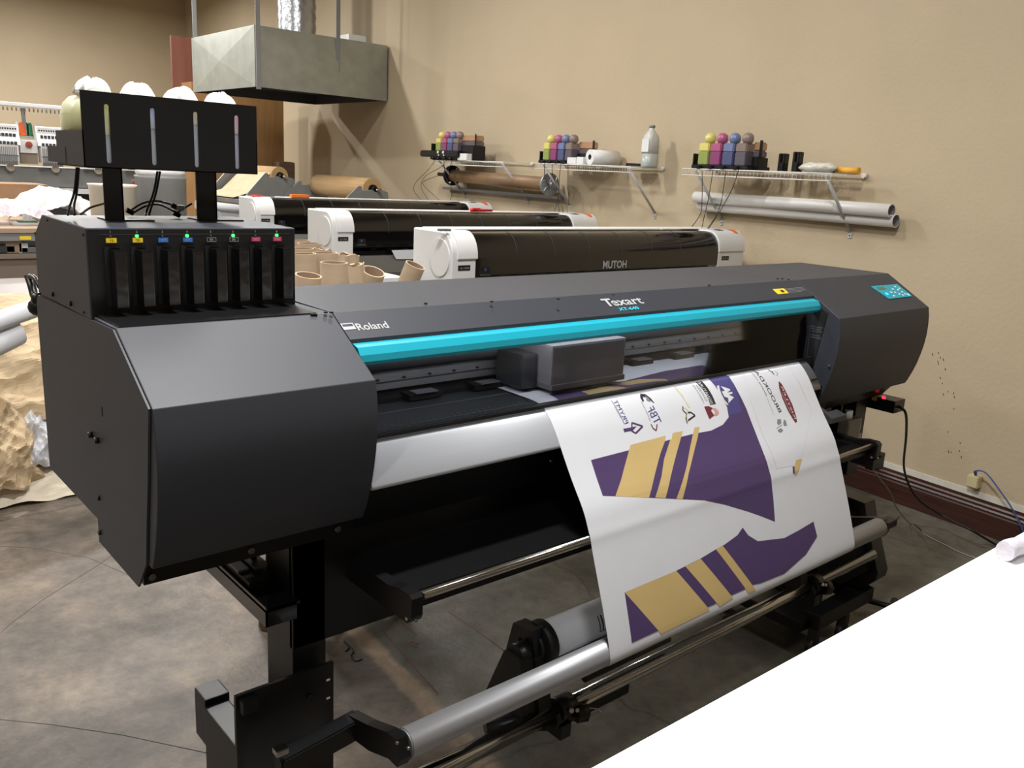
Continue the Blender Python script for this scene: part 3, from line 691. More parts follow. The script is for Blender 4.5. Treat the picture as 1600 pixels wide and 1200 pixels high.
def put(tris, mi):
    """tris in (x,s) coordinates; split at the profile nodes and laid on the sheet"""
    layer[0] += 1; off = 0.00035 + layer[0] * 0.000012
    b2 = bmesh.new()
    for poly in tris:
        vs = [b2.verts.new((p[0], p[1], 0)) for p in poly]
        try: b2.faces.new(vs)
        except ValueError: pass
    bmesh.ops.triangulate(b2, faces=b2.faces[:])
    smin = min(v.co.y for v in b2.verts); smax = max(v.co.y for v in b2.verts)
    for c in cum:
        if smin < c < smax: bmesh.ops.bisect_plane(b2, geom=b2.verts[:] + b2.edges[:] + b2.faces[:], plane_co=(0, c, 0), plane_no=(0, 1, 0), dist=1e-7)
    mp = {}
    for v in b2.verts: mp[v] = m.bm.verts.new(sheet_pt(min(max(v.co.x, SX0 + .001), SX1 - .001), v.co.y, off))
    for f in b2.faces:
        q = m.bm.faces.new([mp[v] for v in f.verts]); q.material_index = mi
    b2.free()
def Z4(x, y): return (880 + x / 3.81, 560 + y / 3.81)
def ZB(x, y): return (700 + x / 2.667, 780 + y / 2.667)
def ZA(x, y): return (940 + x / 10, 570 + y / 10)
def ZC(x, y): return (1040 + x / 12, 580 + y / 12)
def ZD(x, y): return (1150 + x / 8.575, 550 + y / 8.575)
def Z2(x, y): return (850 + x / 3.2, 430 + y / 3.2)
def art(pts, fn, mi):
    q = [V((*hit(*fn(*p)), 0)) for p in pts]
    put([[q[i][:2] for i in t] for t in tessellate_polygon([q])], mi)
def stroke(pts, fn, mi, w=.0012):
    q = [V(hit(*fn(*p))) for p in pts]; T = []
    for a, b2_ in zip(q, q[1:]):
        d = (b2_ - a).normalized(); n_ = V((-d.y, d.x)) * w
        T.append([a - n_, b2_ - n_, b2_ + n_, a + n_])
    put(T, mi)
def words(txt, p0, p1, fn, h, mi, mirror=True):
    a, b2_ = V(hit(*fn(*p0))), V(hit(*fn(*p1))); L = (b2_ - a).length; d = (b2_ - a) / L
    up = V((d.y, -d.x)) if False else V((-d.y, d.x))
    if up.x < 0: up = -up
    t2 = MB(); t2.text(txt, (0, 0, 0), (1, 0, 0), (0, 1, 0), h, w=L, lift=0)
    T = [[a + d * v.co.x + up * v.co.y for v in f.verts] for f in t2.bm.faces]; t2.bm.free(); put(T, mi)
# sleeve and stripes behind the window
art([(20, 595), (190, 575), (400, 530), (600, 480), (790, 450), (860, 472), (900, 490), (830, 512), (700, 517), (560, 548), (380, 578), (200, 612), (80, 632)], Z2, 1)
art([(190, 582), (300, 556), (390, 560), (440, 572), (380, 585), (240, 612)], Z2, 2)
art([(330, 545), (480, 520), (640, 520), (655, 530), (560, 530), (420, 550)], Z2, 2)
# main piece
art([(165, 605), (390, 547), (610, 490), (770, 450), (880, 430), (950, 395), (985, 350), (975, 290), (940, 220), (900, 160), (860, 118), (800, 112), (640, 150), (560, 100), (700, 60), (800, 45), (900, 65), (960, 90), (1000, 130), (1040, 200), (1090, 300), (1140, 430), (1190, 560), (1235, 700), (1250, 830), (1260, 972), (1180, 940), (1100, 912), (960, 870), (840, 845), (700, 838), (235, 818)], Z4, 1)
art([(400, 515), (610, 460), (605, 495), (580, 560), (545, 690), (510, 830), (310, 820), (345, 720), (385, 570)], Z4, 2)
art([(650, 445), (712, 432), (700, 475), (665, 600), (640, 700), (608, 832), (547, 828), (585, 700), (600, 600)], Z4, 2)
art([(780, 412), (812, 408), (800, 470), (770, 590), (745, 690), (710, 838), (673, 835), (735, 640)], Z4, 2)
art([(610, 462), (650, 447), (645, 482), (606, 492)], Z4, 0)
art([(712, 434), (780, 414), (772, 450), (706, 466)], Z4, 0)
# sailing ship badge
art([(868, 118), (985, 105), (1000, 130), (1062, 318), (990, 337), (975, 290), (940, 220), (900, 160)], Z4, 3)
art([(1030, 280), (1190, 330), (1215, 355), (1150, 400), (1250, 390), (1250, 420), (1180, 440), (1280, 490), (1180, 600), (1170, 500), (1100, 480), (1050, 380), (1110, 370)], ZC, 10)
art([(960, 275), (1000, 268), (1010, 330), (1045, 430), (1100, 540), (1180, 630), (1150, 635), (1080, 560), (1010, 430), (970, 330)], ZC, 10)
# box logo and portrait
art([(560, 205), (680, 190), (790, 320), (880, 470), (940, 615), (835, 635), (770, 460), (680, 330)], ZC, 5)
words('SIGNATURE', (850, 622), (600, 215), ZC, .011, 10)
words('SOUTHERN', (755, 570), (560, 275), ZC, .009, 6)
words('CREATIONS', (705, 600), (490, 258), ZC, .006, 6)
art([(720, 665), (800, 655), (880, 690), (850, 740), (910, 830), (820, 900)], ZC, 4)
art([(870, 700), (930, 690), (985, 740), (1000, 790), (960, 835), (900, 840), (925, 760)], ZC, 9)
# gold script and frog-like mark drawn as plain strokes
words('Goodness', (430, 690), (150, 300), ZC, .010, 8)
stroke([(320, 660), (320, 730), (390, 800), (380, 900), (405, 980)], ZC, 5, .0018)
stroke([(410, 930), (550, 830), (470, 770), (400, 780)], ZC, 5, .0022)
stroke([(340, 680), (420, 740), (390, 850), (420, 930)], ZC, 8, .0013)
# truck over big letters
words('TBF', (830, 940), (700, 690), ZA, .030, 3)
art([(600, 450), (680, 460), (760, 520), (825, 600), (800, 590), (740, 540), (690, 510), (640, 500), (660, 570), (640, 580), (600, 510)], ZA, 5)
art([(680, 480), (750, 540), (760, 580), (700, 560)], ZA, 6)
words('EQUIPMENT RENTAL', (750, 880), (610, 580), ZA, .004, 6)
stroke([(770, 930), (800, 990), (850, 1030), (865, 930)], ZA, 4, .0018)
# PRYMT mark
words('PRYMT', (365, 925), (175, 565), ZA, .014, 3)
stroke([(150, 560), (355, 930)], ZA, 3, .0008)
words('CONCEPTS', (290, 830), (190, 660), ZA, .003, 6)
art([(335, 1000), (400, 990), (545, 960), (480, 1030), (400, 1040), (355, 1055)], ZA, 1)
stroke([(470, 905), (640, 960), (530, 1070), (465, 1030)], ZA, 1, .0022)
stroke([(470, 905), (470, 980)], ZA, 1, .0022)
# senior living logo and red oval
words('BROOKDALE', (575, 815), (130, 190), ZD, .016, 5)
words('SENIOR LIVING', (400, 590), (160, 240), ZD, .006, 6)
stroke([(415, 615), (505, 845)], ZD, 6, .0005)
for pts in ([(550, 905), (600, 900), (605, 950), (565, 980), (548, 950)], [(640, 905), (665, 920), (680, 980), (640, 990), (630, 950)], [(555, 1045), (600, 1020), (630, 1050), (600, 1078), (570, 1070)]): art(pts, ZD, 6)
stroke([(540, 1025), (600, 985), (615, 975)], ZD, 6, .0006)
art([(575, 395), (610, 430), (680, 560), (750, 700), (800, 850), (815, 930), (800, 950), (770, 915), (690, 780), (620, 620), (575, 480), (568, 410)], ZD, 4)
words('KISTLER', (785, 900), (595, 455), ZD, .008, 10)
stroke([(610, 545), (725, 805)], ZD, 10, .0005)
stroke([(430, 240), (480, 270), (510, 305), (480, 260)], ZD, 5, .0014)
stroke([(520, 260), (560, 290), (540, 320)], ZD, 6, .0006)
# small corner mark and cut lines
art([(1385, 605), (1420, 598), (1405, 655), (1380, 700), (1372, 660)], Z4, 2)
art([(1364, 645), (1375, 642), (1376, 690), (1366, 678)], Z4, 1)
for q in ([(1040, 60), (1110, 240), (1190, 460), (1268, 655), (1365, 635)], [(1300, 20), (1400, 140), (1475, 300), (1440, 500), (1405, 600)]): stroke(q, Z4, 7, .0004)
# lower piece
art([(735, 388), (950, 298), (1050, 248), (1118, 207), (1150, 190), (1205, 150), (1227, 118), (1250, 150), (1290, 175), (1400, 162), (1460, 130), (1522, 93), (1537, 155), (1490, 230), (1400, 310), (1300, 350), (1265, 357), (1230, 378), (1180, 400), (1110, 437), (1085, 448), (880, 545), (765, 598)], ZB, 1)
art([(735, 388), (950, 298), (1090, 462), (887, 562)], ZB, 2)
art([(988, 280), (1052, 248), (1187, 412), (1130, 447)], ZB, 2)
art([(1115, 208), (1143, 193), (1282, 380), (1252, 393)], ZB, 2)
sheet = m.build('printed_sheet', SM, recalc=False)
tag(sheet, 'long white transfer sheet printed in purple and gold, hanging from the printer', 'printed paper')

# ------------------------------------------------------------------ take-up stand in front
tu = thing('take_up_stand', 'black and silver paper take-up stand with long tubes under the printer', 'take-up stand', (1.7, 1.35, 0))
m = MB(); m.cyl((0.800, 1.165, .530), (2.625, 1.165, .530), .0295, n=48); tb = m.build('tension_tube', ALU, tu)
m = MB(); m.cyl((0.797, 1.165, .530), (0.801, 1.165, .530), .0275, n=40); m.cyl((2.624, 1.165, .530), (2.628, 1.165, .530), .0275, n=40); m.build('tube_cap', GREYM, tb)
m = MB(); m.cyl((0.45, 1.294, .311), (1.335, 1.294, .311), .0225, n=32); m.cyl((1.37, 1.294, .311), (2.90, 1.294, .311), .0205, n=32); m.build('lower_pipe', CHROME, tu)
m = MB(); m.prism([(.575, .583), (.785, .583), (.785, .30), (.70, .23), (.605, .30), (.575, .40)], 1.412, 1.420, 'y'); pt = m.build('stand_plate', BLACK, tu)
m = MB()
for (x, y) in ((513, 1062.5), (513, 1091)): p = PY(x, y, 1.411); m.box(p - V((.004, 0, .002)), p + V((.004, .0012, .002)))
each(m, 'plate_slot', WHITE, pt)
m = MB(); p = PY(484, 1088, 1.411); m.cyl(p, p - V((0, .006, 0)), .005, n=10); m.build('stud', BLACK, pt)
m = MB(); p = PY(390, 1097, 1.411); m.box(p - V((.022, .02, .012)), p + V((.012, 0, .016)), .004); m.build('latch', BLACK, pt)
m = MB(); m.box((.608, 1.43, .03), (.663, 1.668, .405), .003); m.build('motor_box', BLACK, tu)
m = MB(); m.box((.612, 1.672, .30), (.668, 1.735, .418), .003); m.build('cable_box', BLACK, tu)
m = MB(); m.frame((.615, 1.30, .445), (1, .0, .12), (0, 1, 0), (0, 0, 1), (.175, .04, .045), .003); m.build('swing_arm', BLACK, tu)
m = MB(); p = [(1.335, .508), (1.335, .462), (1.25, .475), (1.18, .500), (1.15, .500), (1.14, .52), (1.155, .555), (1.19, .552), (1.26, .528)]; m.prism(p, .772, .796); am = m.build('swing_arm', BLACK, tu)
m = MB()
for (x, y) in ((622, 1160), (640, 1168)): p = PX(x, y, .771); m.cyl(p, p - V((.004, 0, 0)), .0035, n=10)
p = PY(438, 1173, 1.30); m.box(p - V((.012, .01, .005)), p + V((.012, .01, .007)), .002)
each(m, 'bolt', CHROME, am)
m = MB(); m.prism([(1.335, .508), (1.335, .462), (1.25, .475), (1.18, .500), (1.15, .500), (1.14, .52), (1.155, .555), (1.19, .552), (1.26, .528)], 2.632, 2.655); m.build('swing_arm', BLACK, tu)
m = MB(); m.box((2.632, 1.14, .525), (2.70, 1.175, .55), .003); m.cyl((2.70, 1.15, .54), (2.73, 1.15, .545), .003); m.build('arm_end', BLACK, tu)
# right end frame
fo = [(1.48, .486), (1.361, .480), (1.340, .411), (1.273, .237), (1.276, .208), (1.379, .093), (1.70, .093), (1.70, .486)]
m = MB(); m.prism(fo, 2.925, 3.0); 
m.build('end_frame', BLACK, tu)
m = MB(); m.prism([(1.47, .45), (1.385, .445), (1.365, .39), (1.305, .24), (1.39, .15), (1.65, .15), (1.65, .45)], 2.90, 2.9245); m.build('frame_recess', BLACKM, tu)
m = MB(); m.box((2.60, 1.30, .10), (2.98, 1.36, .155), .004); m.box((2.55, 1.34, .09), (2.70, 1.75, .13), .004); m.build('floor_base', BLACK, tu)
for (x, y) in ((2.62, 1.325), (2.80, 1.315), (2.62, 1.70)):
    m = MB(); m.cyl((x, y - .012, .028), (x, y + .012, .028), .0275, n=20); m.box((x - .012, y - .018, .035), (x + .012, y + .018, .10), .003); m.build('caster', WHEEL, tu)
# clamps
for x in (1.352, 2.50):
    m = MB(); m.cyl((x - .025, 1.294, .311), (x + .025, 1.294, .311), .031, n=20); m.cyl((x + .02, 1.27, .30), (x + .05, 1.262, .297), .024, n=6); m.cyl((x - .045, 1.29, .30), (x - .02, 1.29, .30), .027, n=8)
    m.box((x - .035, 1.26, .25), (x + .0, 1.33, .29), .004); cl = m.build('pipe_clamp', BLACK, tu)
    m = MB(); m.cyl((x - .01, 1.262, .325), (x - .01, 1.252, .329), .006, n=8); m.cyl((x + .01, 1.262, .318), (x + .01, 1.252, .322), .005, n=8); each(m, 'bolt', CHROME, cl)
    m = MB(); m.prism([(1.28, .29), (1.33, .29), (1.42, .44), (1.40, .52), (1.33, .53), (1.31, .44)], x - .085, x - .045); m.build('roll_holder', BLACK, tu)
m = MB(); m.cyl((1.16, 1.36, .30), (1.30, 1.30, .30), .02, .03, n=6); m.build('holder_foot', BLACK, tu)
m = MB(); m.cyl((1.40, 1.275, .385), (1.72, 1.275, .385), .012, n=12); m.build('rod_handle', BLACK, tu)
m = MB(); m.box((1.42, 1.34, .205), (1.66, 1.38, .25), .008); m.build('weight_bar', BLACK, tu)
m = MB(); m.tube([V((1.42, 1.29, .285)), V((1.45, 1.26, .283)), V((1.47, 1.25, .245)), V((1.475, 1.25, .235))], .0018, n=6); m.build('wire_hook', CHROME, tu)
# roll being wound, separate from the stand
RC = V((0, 1.35, .475))
wr = thing('winding_roll', 'white paper roll with black end flange below the printer', 'paper roll', (1.33, 1.35, .42))
m = MB(); m.cyl((SX0 + .002, RC.y, RC.z), (SX1 - .002, RC.y, RC.z), .047, n=48)
for (xa, xb, a0, a1, mi) in ((1.56, 1.80, 2.3, 3.7, 1), (1.45, 1.80, 3.75, 4.3, 1), (1.66, 1.85, 3.72, 3.95, 2)):
    m.m(mi)
    for k in range(10):
        t0 = a0 + (a1 - a0) * k / 10; t1 = a0 + (a1 - a0) * (k + 1) / 10
        if mi == 1 and a0 < 3: continue
        f = m.bm.faces.new([m.bm.verts.new((x, RC.y + .0474 * math.cos(t), RC.z + .0474 * math.sin(t))) for x, t in ((xa, t0), (xb, t0), (xb, t1), (xa, t1))]); f.material_index = mi
m.m(3)
def on_roll(x, t): return V((x, RC.y + .0474 * math.cos(t), RC.z + .0474 * math.sin(t)))
for (xa, xb, t0, t1) in ((1.475, 1.478, 2.35, 3.2), (1.485, 1.490, 2.35, 3.2), (1.475, 1.53, 3.18, 3.22)):
    for k in range(6):
        ta = t0 + (t1 - t0) * k / 6; tb_ = t0 + (t1 - t0) * (k + 1) / 6
        m.poly([on_roll(xa, ta), on_roll(xb, ta), on_roll(xb, tb_), on_roll(xa, tb_)])
t2 = MB(); t2.text('BETTER', (0, 0, 0), (1, 0, 0), (0, 1, 0), .018, w=.036, lift=0)
for f in t2.bm.faces:
    try: m._f([m.bm.faces.new([m.bm.verts.new(on_roll(1.497 + v.co.y, 3.13 - v.co.x / .0474)) for v in f.verts])])
    except ValueError: pass
t2.bm.free()
m.build('wound_paper', [WSHEET, PURPLE, GOLD, BLKINK], wr, recalc=False)
m = MB(); m.cyl((1.300, RC.y, RC.z), (SX0, RC.y, RC.z), .055, n=40); m.cyl((1.285, RC.y, RC.z), (1.300, RC.y, RC.z), .040, n=40); m.build('end_flange', BLACKM, wr)
m = MB(); m.cyl((1.235, RC.y, RC.z - .01), (1.285, RC.y, RC.z - .01), .030, n=28); 
for k in range(8): a_ = k * PI / 4; m.box((1.262, RC.y - .003 + .033 * math.cos(a_), RC.z - .013 + .033 * math.sin(a_)), (1.288, RC.y + .003 + .033 * math.cos(a_), RC.z - .007 + .033 * math.sin(a_)))
m.build('drive_hub', BLACK, wr)
m = MB(); m.prism([(1.38, .47), (1.32, .47), (1.30, .33), (1.42, .29), (1.44, .33)], 1.225, 1.265); m.build('hub_bracket', BLACKM, wr)

# waste ink jug on the right leg
wb = thing('waste_bottle', 'grey translucent waste jug with white cap hanging by the right leg', 'bottle', (2.84, 1.50, .66))
m = MB(); m.box((2.80, 1.405, .66), (2.90, 1.445, .80), .012); m.build('jug_body', mat('smoky_jug', '6E6660', .25, trans=.3), wb)
m = MB(); m.cyl((2.83, 1.425, .80), (2.83, 1.425, .83), .014); m.build('cap', WHITE, wb)

# ------------------------------------------------------------------ power cord, cables, outlet
pts = [V((3.09, 1.372, .822)), V((3.095, 1.352, .80)), PX(1416, 690, 3.12), PX(1414, 735, 3.3), PX(1415, 752, 3.55)]
pts = [V((3.09, 1.372, .822)), V((3.10, 1.345, .80)), PX(1416, 680, 3.35), PX(1413, 735, 3.85), PX(1432, 777, 4.0), PX(1470, 804, 4.12), PX(1520, 830, 4.1), PZ(1560, 853, .006), PZ(1620, 880, .006)]
m = MB(); m.tube(pts, .005, n=8); pc = m.build('power_cord', BLACK); tag(pc, 'black power cord hanging from the printer inlet box to the floor by the wall', 'power cord')
m = MB(); m.tube([PX(1350, 716, 3.03), PX(1372, 745, 3.25), PX(1390, 768, 3.5), PX(1402, 795, 3.72), PZ(1422, 818, .003), PZ(1450, 838, .003), PZ(1480, 853, .003), PZ(1502, 864, .003), PZ(1555, 883, .003)], .0028, n=7)
for v in m.bm.verts: v.co.z = max(v.co.z, .0015)
tag(m.build('grey_cable', GREYC), 'thin grey cable crossing the floor right of the printer', 'cable')
m = MB()
m.frame(WP(-.405, .0, .217), WU, WN, (0, 0, 1), (.055, .045, .06), .004); ol = m.build('wall_socket_box', mat('ivory_plastic', 'C9BC94', .45)); tag(ol, 'small ivory surface socket box on the wall above the baseboard', 'socket box')
m = MB(); m.tube([WP(-.38, .03, .279), WP(-.385, .05, .305), WP(-.44, .06, .315), WP(-.52, .06, .25), WP(-.60, .06, .17), WP(-.70, .06, .03)], .0035, n=7); m.cyl(WP(-.38, .026, .278), WP(-.382, .034, .298), .006, n=8)
tag(m.build('network_cable', BLUEC), 'blue network cable curling out of the ivory socket box', 'cable')
m = MB(); a = PZ(1335, 932, .05); b_ = PZ(1455, 965, .03); m.cyl(a, b_, .012, n=10); m.cyl(PZ(1398, 940, .02), PZ(1398, 940, .08), .016, n=12)
tag(m.build('floor_rod', BLACK), 'black rod lying on the floor behind the white table corner', 'rod')

# ------------------------------------------------------------------ white table in the foreground
tbl = thing('work_table', 'overexposed white work table in the lower right foreground', 'table', (1.6, .1, 0))
a = PZ(920, 1200, .95); b_ = PZ(1600, 830, .95)
d = (b_ - a).normalized(); nrm = V((d.y, -d.x, 0)); s_ = a - d * 0.85
m = MB(); m.frame(V((s_.x, s_.y, .92)) , d, nrm, (0, 0, 1), (3.6, 1.0, .03), .002); m.build('table_top', TABLEW, tbl)
for (u, w_) in ((.08, .08), (3.5, .08), (.08, .9), (3.5, .9)):
    p = V((s_.x, s_.y, 0)) + d * u + nrm * w_; m = MB(); m.box((p.x - .025, p.y - .025, 0), (p.x + .025, p.y + .025, .92)); m.build('leg', GREYPAINT, tbl)
p0, p1 = PZ(1570, 862, .968), PZ(1640, 838, .968)
m = MB(); m.tube([p0, p0.lerp(p1, .3) + V((0, 0, .004)), p0.lerp(p1, .7), p1], .017, n=16)
for v in m.bm.verts: v.co += V((0, 0, noise.noise(v.co * 30) * .006))
tag(m.build('folded_cloth', mat('white_cloth', 'D9D6E0', .8, bump=.3)), 'rolled end of white cloth lying on the far edge of the white table', 'cloth')

# ------------------------------------------------------------------ three white and black printers behind
HEATR = mat('grey_heater', '5A5853', 0.5)
def make_mutoh():
    t = thing('roll_printer', '', 'printer', (0, 0, 0), 'white and black roll printers behind the cyan-barred one')
    W = 2.13; F0 = 1.209; T = 1.323
    arc = [(.085 - .085 * math.sin(k * PI / 16), F0 + .0 + (T - F0) * (1 - 0) * math.cos(k * PI / 16)) for k in range(9)]   # from top to front
    arc = [(.085 - .085 * math.sin(k * PI / 16), F0 + (T - F0) * math.cos(k * PI / 16)) for k in range(9)]
    for (x0, x1, nm) in ((0, .135, 'left_end_cap'), (W - .245, W, 'right_end_cap')):
        m = MB(); m.prism([(.30, T), (.30, 1.0), (.004, .93), (.004, F0 - .003)] + [(max(y, .004), z - .0) for y, z in arc[::-1]], x0, x1)
        c = m.build(nm, WHITE, t); smooth_by_angle(c, 25); bv = c.modifiers.new('b', 'BEVEL'); bv.width = .007; bv.segments = 3; bv.limit_method = 'ANGLE'; bv.angle_limit = .5
        m = MB(); m.prism([(.10, T + .004), (.10, T - .01), (.03, F0)] + [(-.002, F0 - .001)] + [(y - .004, z + .003) for y, z in arc[::-1]], x0 + .03 if x0 == 0 else x0 + .001, x1 + .001 if x0 == 0 else x1 - .004)
        smooth_by_angle(m.build('hood', WHITE, c), 25)
        m = MB(); m.box((x0 + .035, .0015, F0 - .048), (x0 + .10, .0035, F0 - .026)); m.m(1); m.text('VJ-1304' if x0 == 0 else 'KSP 6', (x0 + .042, .0012, F0 - .042), (1, 0, 0), (0, 0, 1), .008, w=.05); m.build('label_plate', [BLACK, LETTER], c, recalc=False)
        if x0 > 0:
            def on_arc(x, k, off=.0055):
                a_ = k * PI / 16; y, z = .085 - .085 * math.sin(a_), F0 + (T - F0) * math.cos(a_)
                return V((x, y - off * math.sin(a_) - .001, z + off * math.cos(a_)))
            m = MB(); 
            for k in range(3): m.poly([on_arc(W - .095 + .012 * k, k), on_arc(W - .030, k), on_arc(W - .030, k + 1), on_arc(W - .083 + .012 * k, k + 1)])
            m.build('orange_sticker', ORANGEP, c, recalc=False)
            m = MB(); m.poly([on_arc(W - .215, 0), on_arc(W - .15, 0), on_arc(W - .135, 1.4), on_arc(W - .195, 1.4)]); m.build('dark_sticker', DKGREY, c, recalc=False)
    # oval badge on the left side
    m = MB(); pts = []
    for k in range(28):
        a_ = 2 * PI * k / 28; pts.append((.088 + .072 * math.cos(a_), 1.209 + .082 * math.sin(a_)))
    m.prism(pts, -.006, .0); lb = m.build('round_side_plate', WHITE, t)
    # smoked cover
    cv = [(.30, T - .012), (.25, T - .006)] + [(y + .006, z - .006) for y, z in arc] + [(.006, 1.135), (.02, 1.12), (.05, 1.10), (.30, 1.10)]
    m = MB(); m.prism(cv, .136, W - .246); cvo = m.build('smoked_cover', MUTG, t); smooth_by_angle(cvo, 25)
    m = MB(); m.box((.05, .16, T - .0005), (W - .05, .30, T + .003)); m.build('top_rail', WHITE, t)
    m = MB()
    for k in range(1, 8): x = .135 + k * .235; m.prism([(y + .0048, z - .0045) for y, z in arc] + [(y + .0062, z - .0062) for y, z in arc[::-1]], x, x + .003)
    m.build('cover_seam', DKGREY, cvo)
    m = MB(); m.box((.165, .0045, F0 - .078), (.215, .0058, F0 - .038)); m.m(1); m.box((.183, .0038, F0 - .055), (.193, .0044, F0 - .042)); m.m(2); m.text('RealStation', (.158, .0040, F0 - .075), (1, 0, 0), (0, 0, 1), .008, w=.058); m.build('side_logo', [BLACKM, NAVY, GREYM], cvo, recalc=False)
    m = MB(); m.text('MUTOH', (.94, .0045, F0 - .066), (1, 0, 0), (0, 0, 1), .036, w=.175, bold=.03); m.build('maker_lettering', LETTER, cvo, recalc=False)
    m = MB(); m.box((.136, .03, 1.075), (W - .246, .28, 1.10)); 
    for k in range(14): m.box((.25 + k * .11, .005, 1.108), (.29 + k * .11, .012, 1.114))
    m.build('media_slot', GLOSSB, t)
    m = MB(); m.prism([(.0, 1.072), (-.05, .98), (-.045, .90), (.10, .88), (.28, 1.0), (.28, 1.074)], .136, W - .246); m.build('front_heater', HEATR, t)
    m = MB(); m.box((.02, .06, .70), (W - .02, .26, .93)); m.build('lower_body', GREYPAINT, t)
    for x in (.12, W - .25):
        m = MB(); m.box((x, .10, .10), (x + .07, .22, .72)); lg = m.build('leg', GREYPAINT, t)
        m = MB(); m.box((x - .01, -.22, .06), (x + .08, .46, .11), .005); m.build('foot', GREYPAINT, lg)
        for y in (-.18, .42):
            m = MB(); m.cyl((x + .02, y, .03), (x + .05, y, .03), .03, n=16); m.build('caster', WHEEL, lg)
    return t
mt = make_mutoh()
mt.location = (2.213, 2.964, 0); mt['label'] = 'white-ended black roll printer directly behind the cyan-barred printer, with cardboard tubes beside it'
m2 = dup(mt, (2.402, 4.34, 0), 'middle of the three white-ended black roll printers, red knife on its top')
m1 = dup(mt, (2.605, 5.78, 0), 'farthest white-ended black roll printer, red scissors on its left end')
def small(name, label, cat, mm, mats, group=None): o = mm.build(name, mats); tag(o, label, cat, group); return o
m = MB(); a = V((PY(735, 327.5, 4.5).x, 4.5, 1.337)); b_ = V((PY(769, 331, 4.46).x, 4.46, 1.337)); m.cyl(a, b_, .011, .007, n=10); m.box(a.lerp(b_, .25) - V((.03, .012, .0)), a.lerp(b_, .25) + V((.03, .006, .013)), .003); small('utility_knife', 'red utility knife on the top of the middle roll printer', 'knife', m, [REDP])
m = MB(); p = V((2.72, 5.93, 1.327))
for k in (-1, 1): m.tube([p + V((k * .0 - .05 + .035 * math.cos(a_ / 3), k * .018 + .016 * math.sin(a_ / 3), .006)) for a_ in range(0, 20, 3)], .006, n=6)
m.m(1); m.box(p + V((-.01, -.004, .001)), p + V((.09, .004, .006))); small('scissors', 'red-handled scissors on the left end of the farthest roll printer', 'scissors', m, [REDP, GREYM])
m = MB(); p = V((PY(468, 303, 5.95).x, 5.95, 1.338)); m.box(p - V((.07, .02, .012)), p + V((.07, .02, .012)), .004); small('orange_block', 'orange plastic block on top of the farthest roll printer', 'block', m, [ORANGEP])
m = MB(); p = PZ(694, 359, 1.332); m.box(p - V((.028, .012, .006)), p + V((.028, .012, .004)), .002); small('grey_eraser', 'small grey block on the left end of the nearest roll printer', 'block', m, [GREYM])
m = MB(); p = PZ(1034, 359.5, 1.328); m.sphere(p + V((0, 0, .004)), .008, 1.4, 1, .7, n=10); small('yellow_tape_lump', 'tiny pale yellow lump on the top rail of the nearest roll printer', 'lump', m, [CREAM])
# sheets of paper in the middle printer and on the floor stack
m = MB(); q = [PY(*p_, 4.32) for p_ in ((612, 391), (648, 390), (648, 405), (619, 405))]; m.poly(q, .002, nrm=(0, 1, 0)); small('paper_offcut', 'white paper edge sticking out of the middle roll printer', 'paper', m, [WSHEET])
m = MB(); m.box((1.95, 3.25, 1.07), (2.17, 3.55, 1.10)); m.box((1.96, 3.27, 0), (2.15, 3.5, 1.07)); small('white_carton', 'white carton standing between the cardboard tubes and the roll printer', 'box', m, [WHITE])

# cardboard tubes
tubes = [  # px, py of opening centre, depth y, radius, lean (x,y), torn
    (482, 430, 2.36, .040, (.04, -.16), 0, 'cardboard tube leaning forward, next to the cartridge bay'),
    (522, 410, 2.42, .043, (.0, .0), 0, 'upright cardboard tube, third nearest in the cluster'),
    (552, 414, 2.48, .036, (-.12, .06), 1, 'torn-topped cardboard tube between the upright tube and the dark leaning one'),
    (583.5, 424, 2.45, .0395, (.06, -.42), 0, 'dark cardboard tube tipped towards the camera'),
    (649, 414, 2.60, .037, (.22, -.34), 0, 'rightmost cardboard tube, tipped right with a paper label inside'),
    (543, 397, 2.66, .041, (.0, .0), 1, 'upright cardboard tube with ragged rim behind the third nearest one'),
    (508, 395, 2.62, .042, (.0, .02), 0, 'upright cardboard tube in the middle row of the cluster'),
    (474, 396, 2.60, .042, (.0, .02), 0, 'upright cardboard tube half hidden by the cartridge bay'),
    (471, 388, 2.76, .043, (.0, .02), 0, 'cardboard tube in the second last row beside the cartridge bay'),
    (500, 390, 2.84, .043, (.0, .02), 1, 'ragged cardboard tube in the second last row'),
    (483, 380, 2.98, .044, (.0, .02), 0, 'cardboard tube in the last row, right one'),
    (466, 375, 3.12, .044, (.0, .02), 0, 'rearmost cardboard tube by the cartridge bay'),
]
for (px, py, yy, r, (lx, ly), torn, lab) in tubes:
    P = PY(px, py, yy); ax = V((lx, ly, 1)).normalized(); L = (P.z - r * math.hypot(ax.x, ax.y) - .001) / ax.z
    m = MB(); m.ring(P - ax * L, P, r, r - .0045)
    if torn:
        for v in m.bm.verts:
            if (v.co - P).length < r * 1.2: v.co += ax * (noise.noise(v.co * 70) * .012)
    tag(m.build('cardboard_tube', [CARD, CARDIN, CARDRIM]), lab, 'cardboard tube', 'cardboard tubes standing behind the nearest printer')

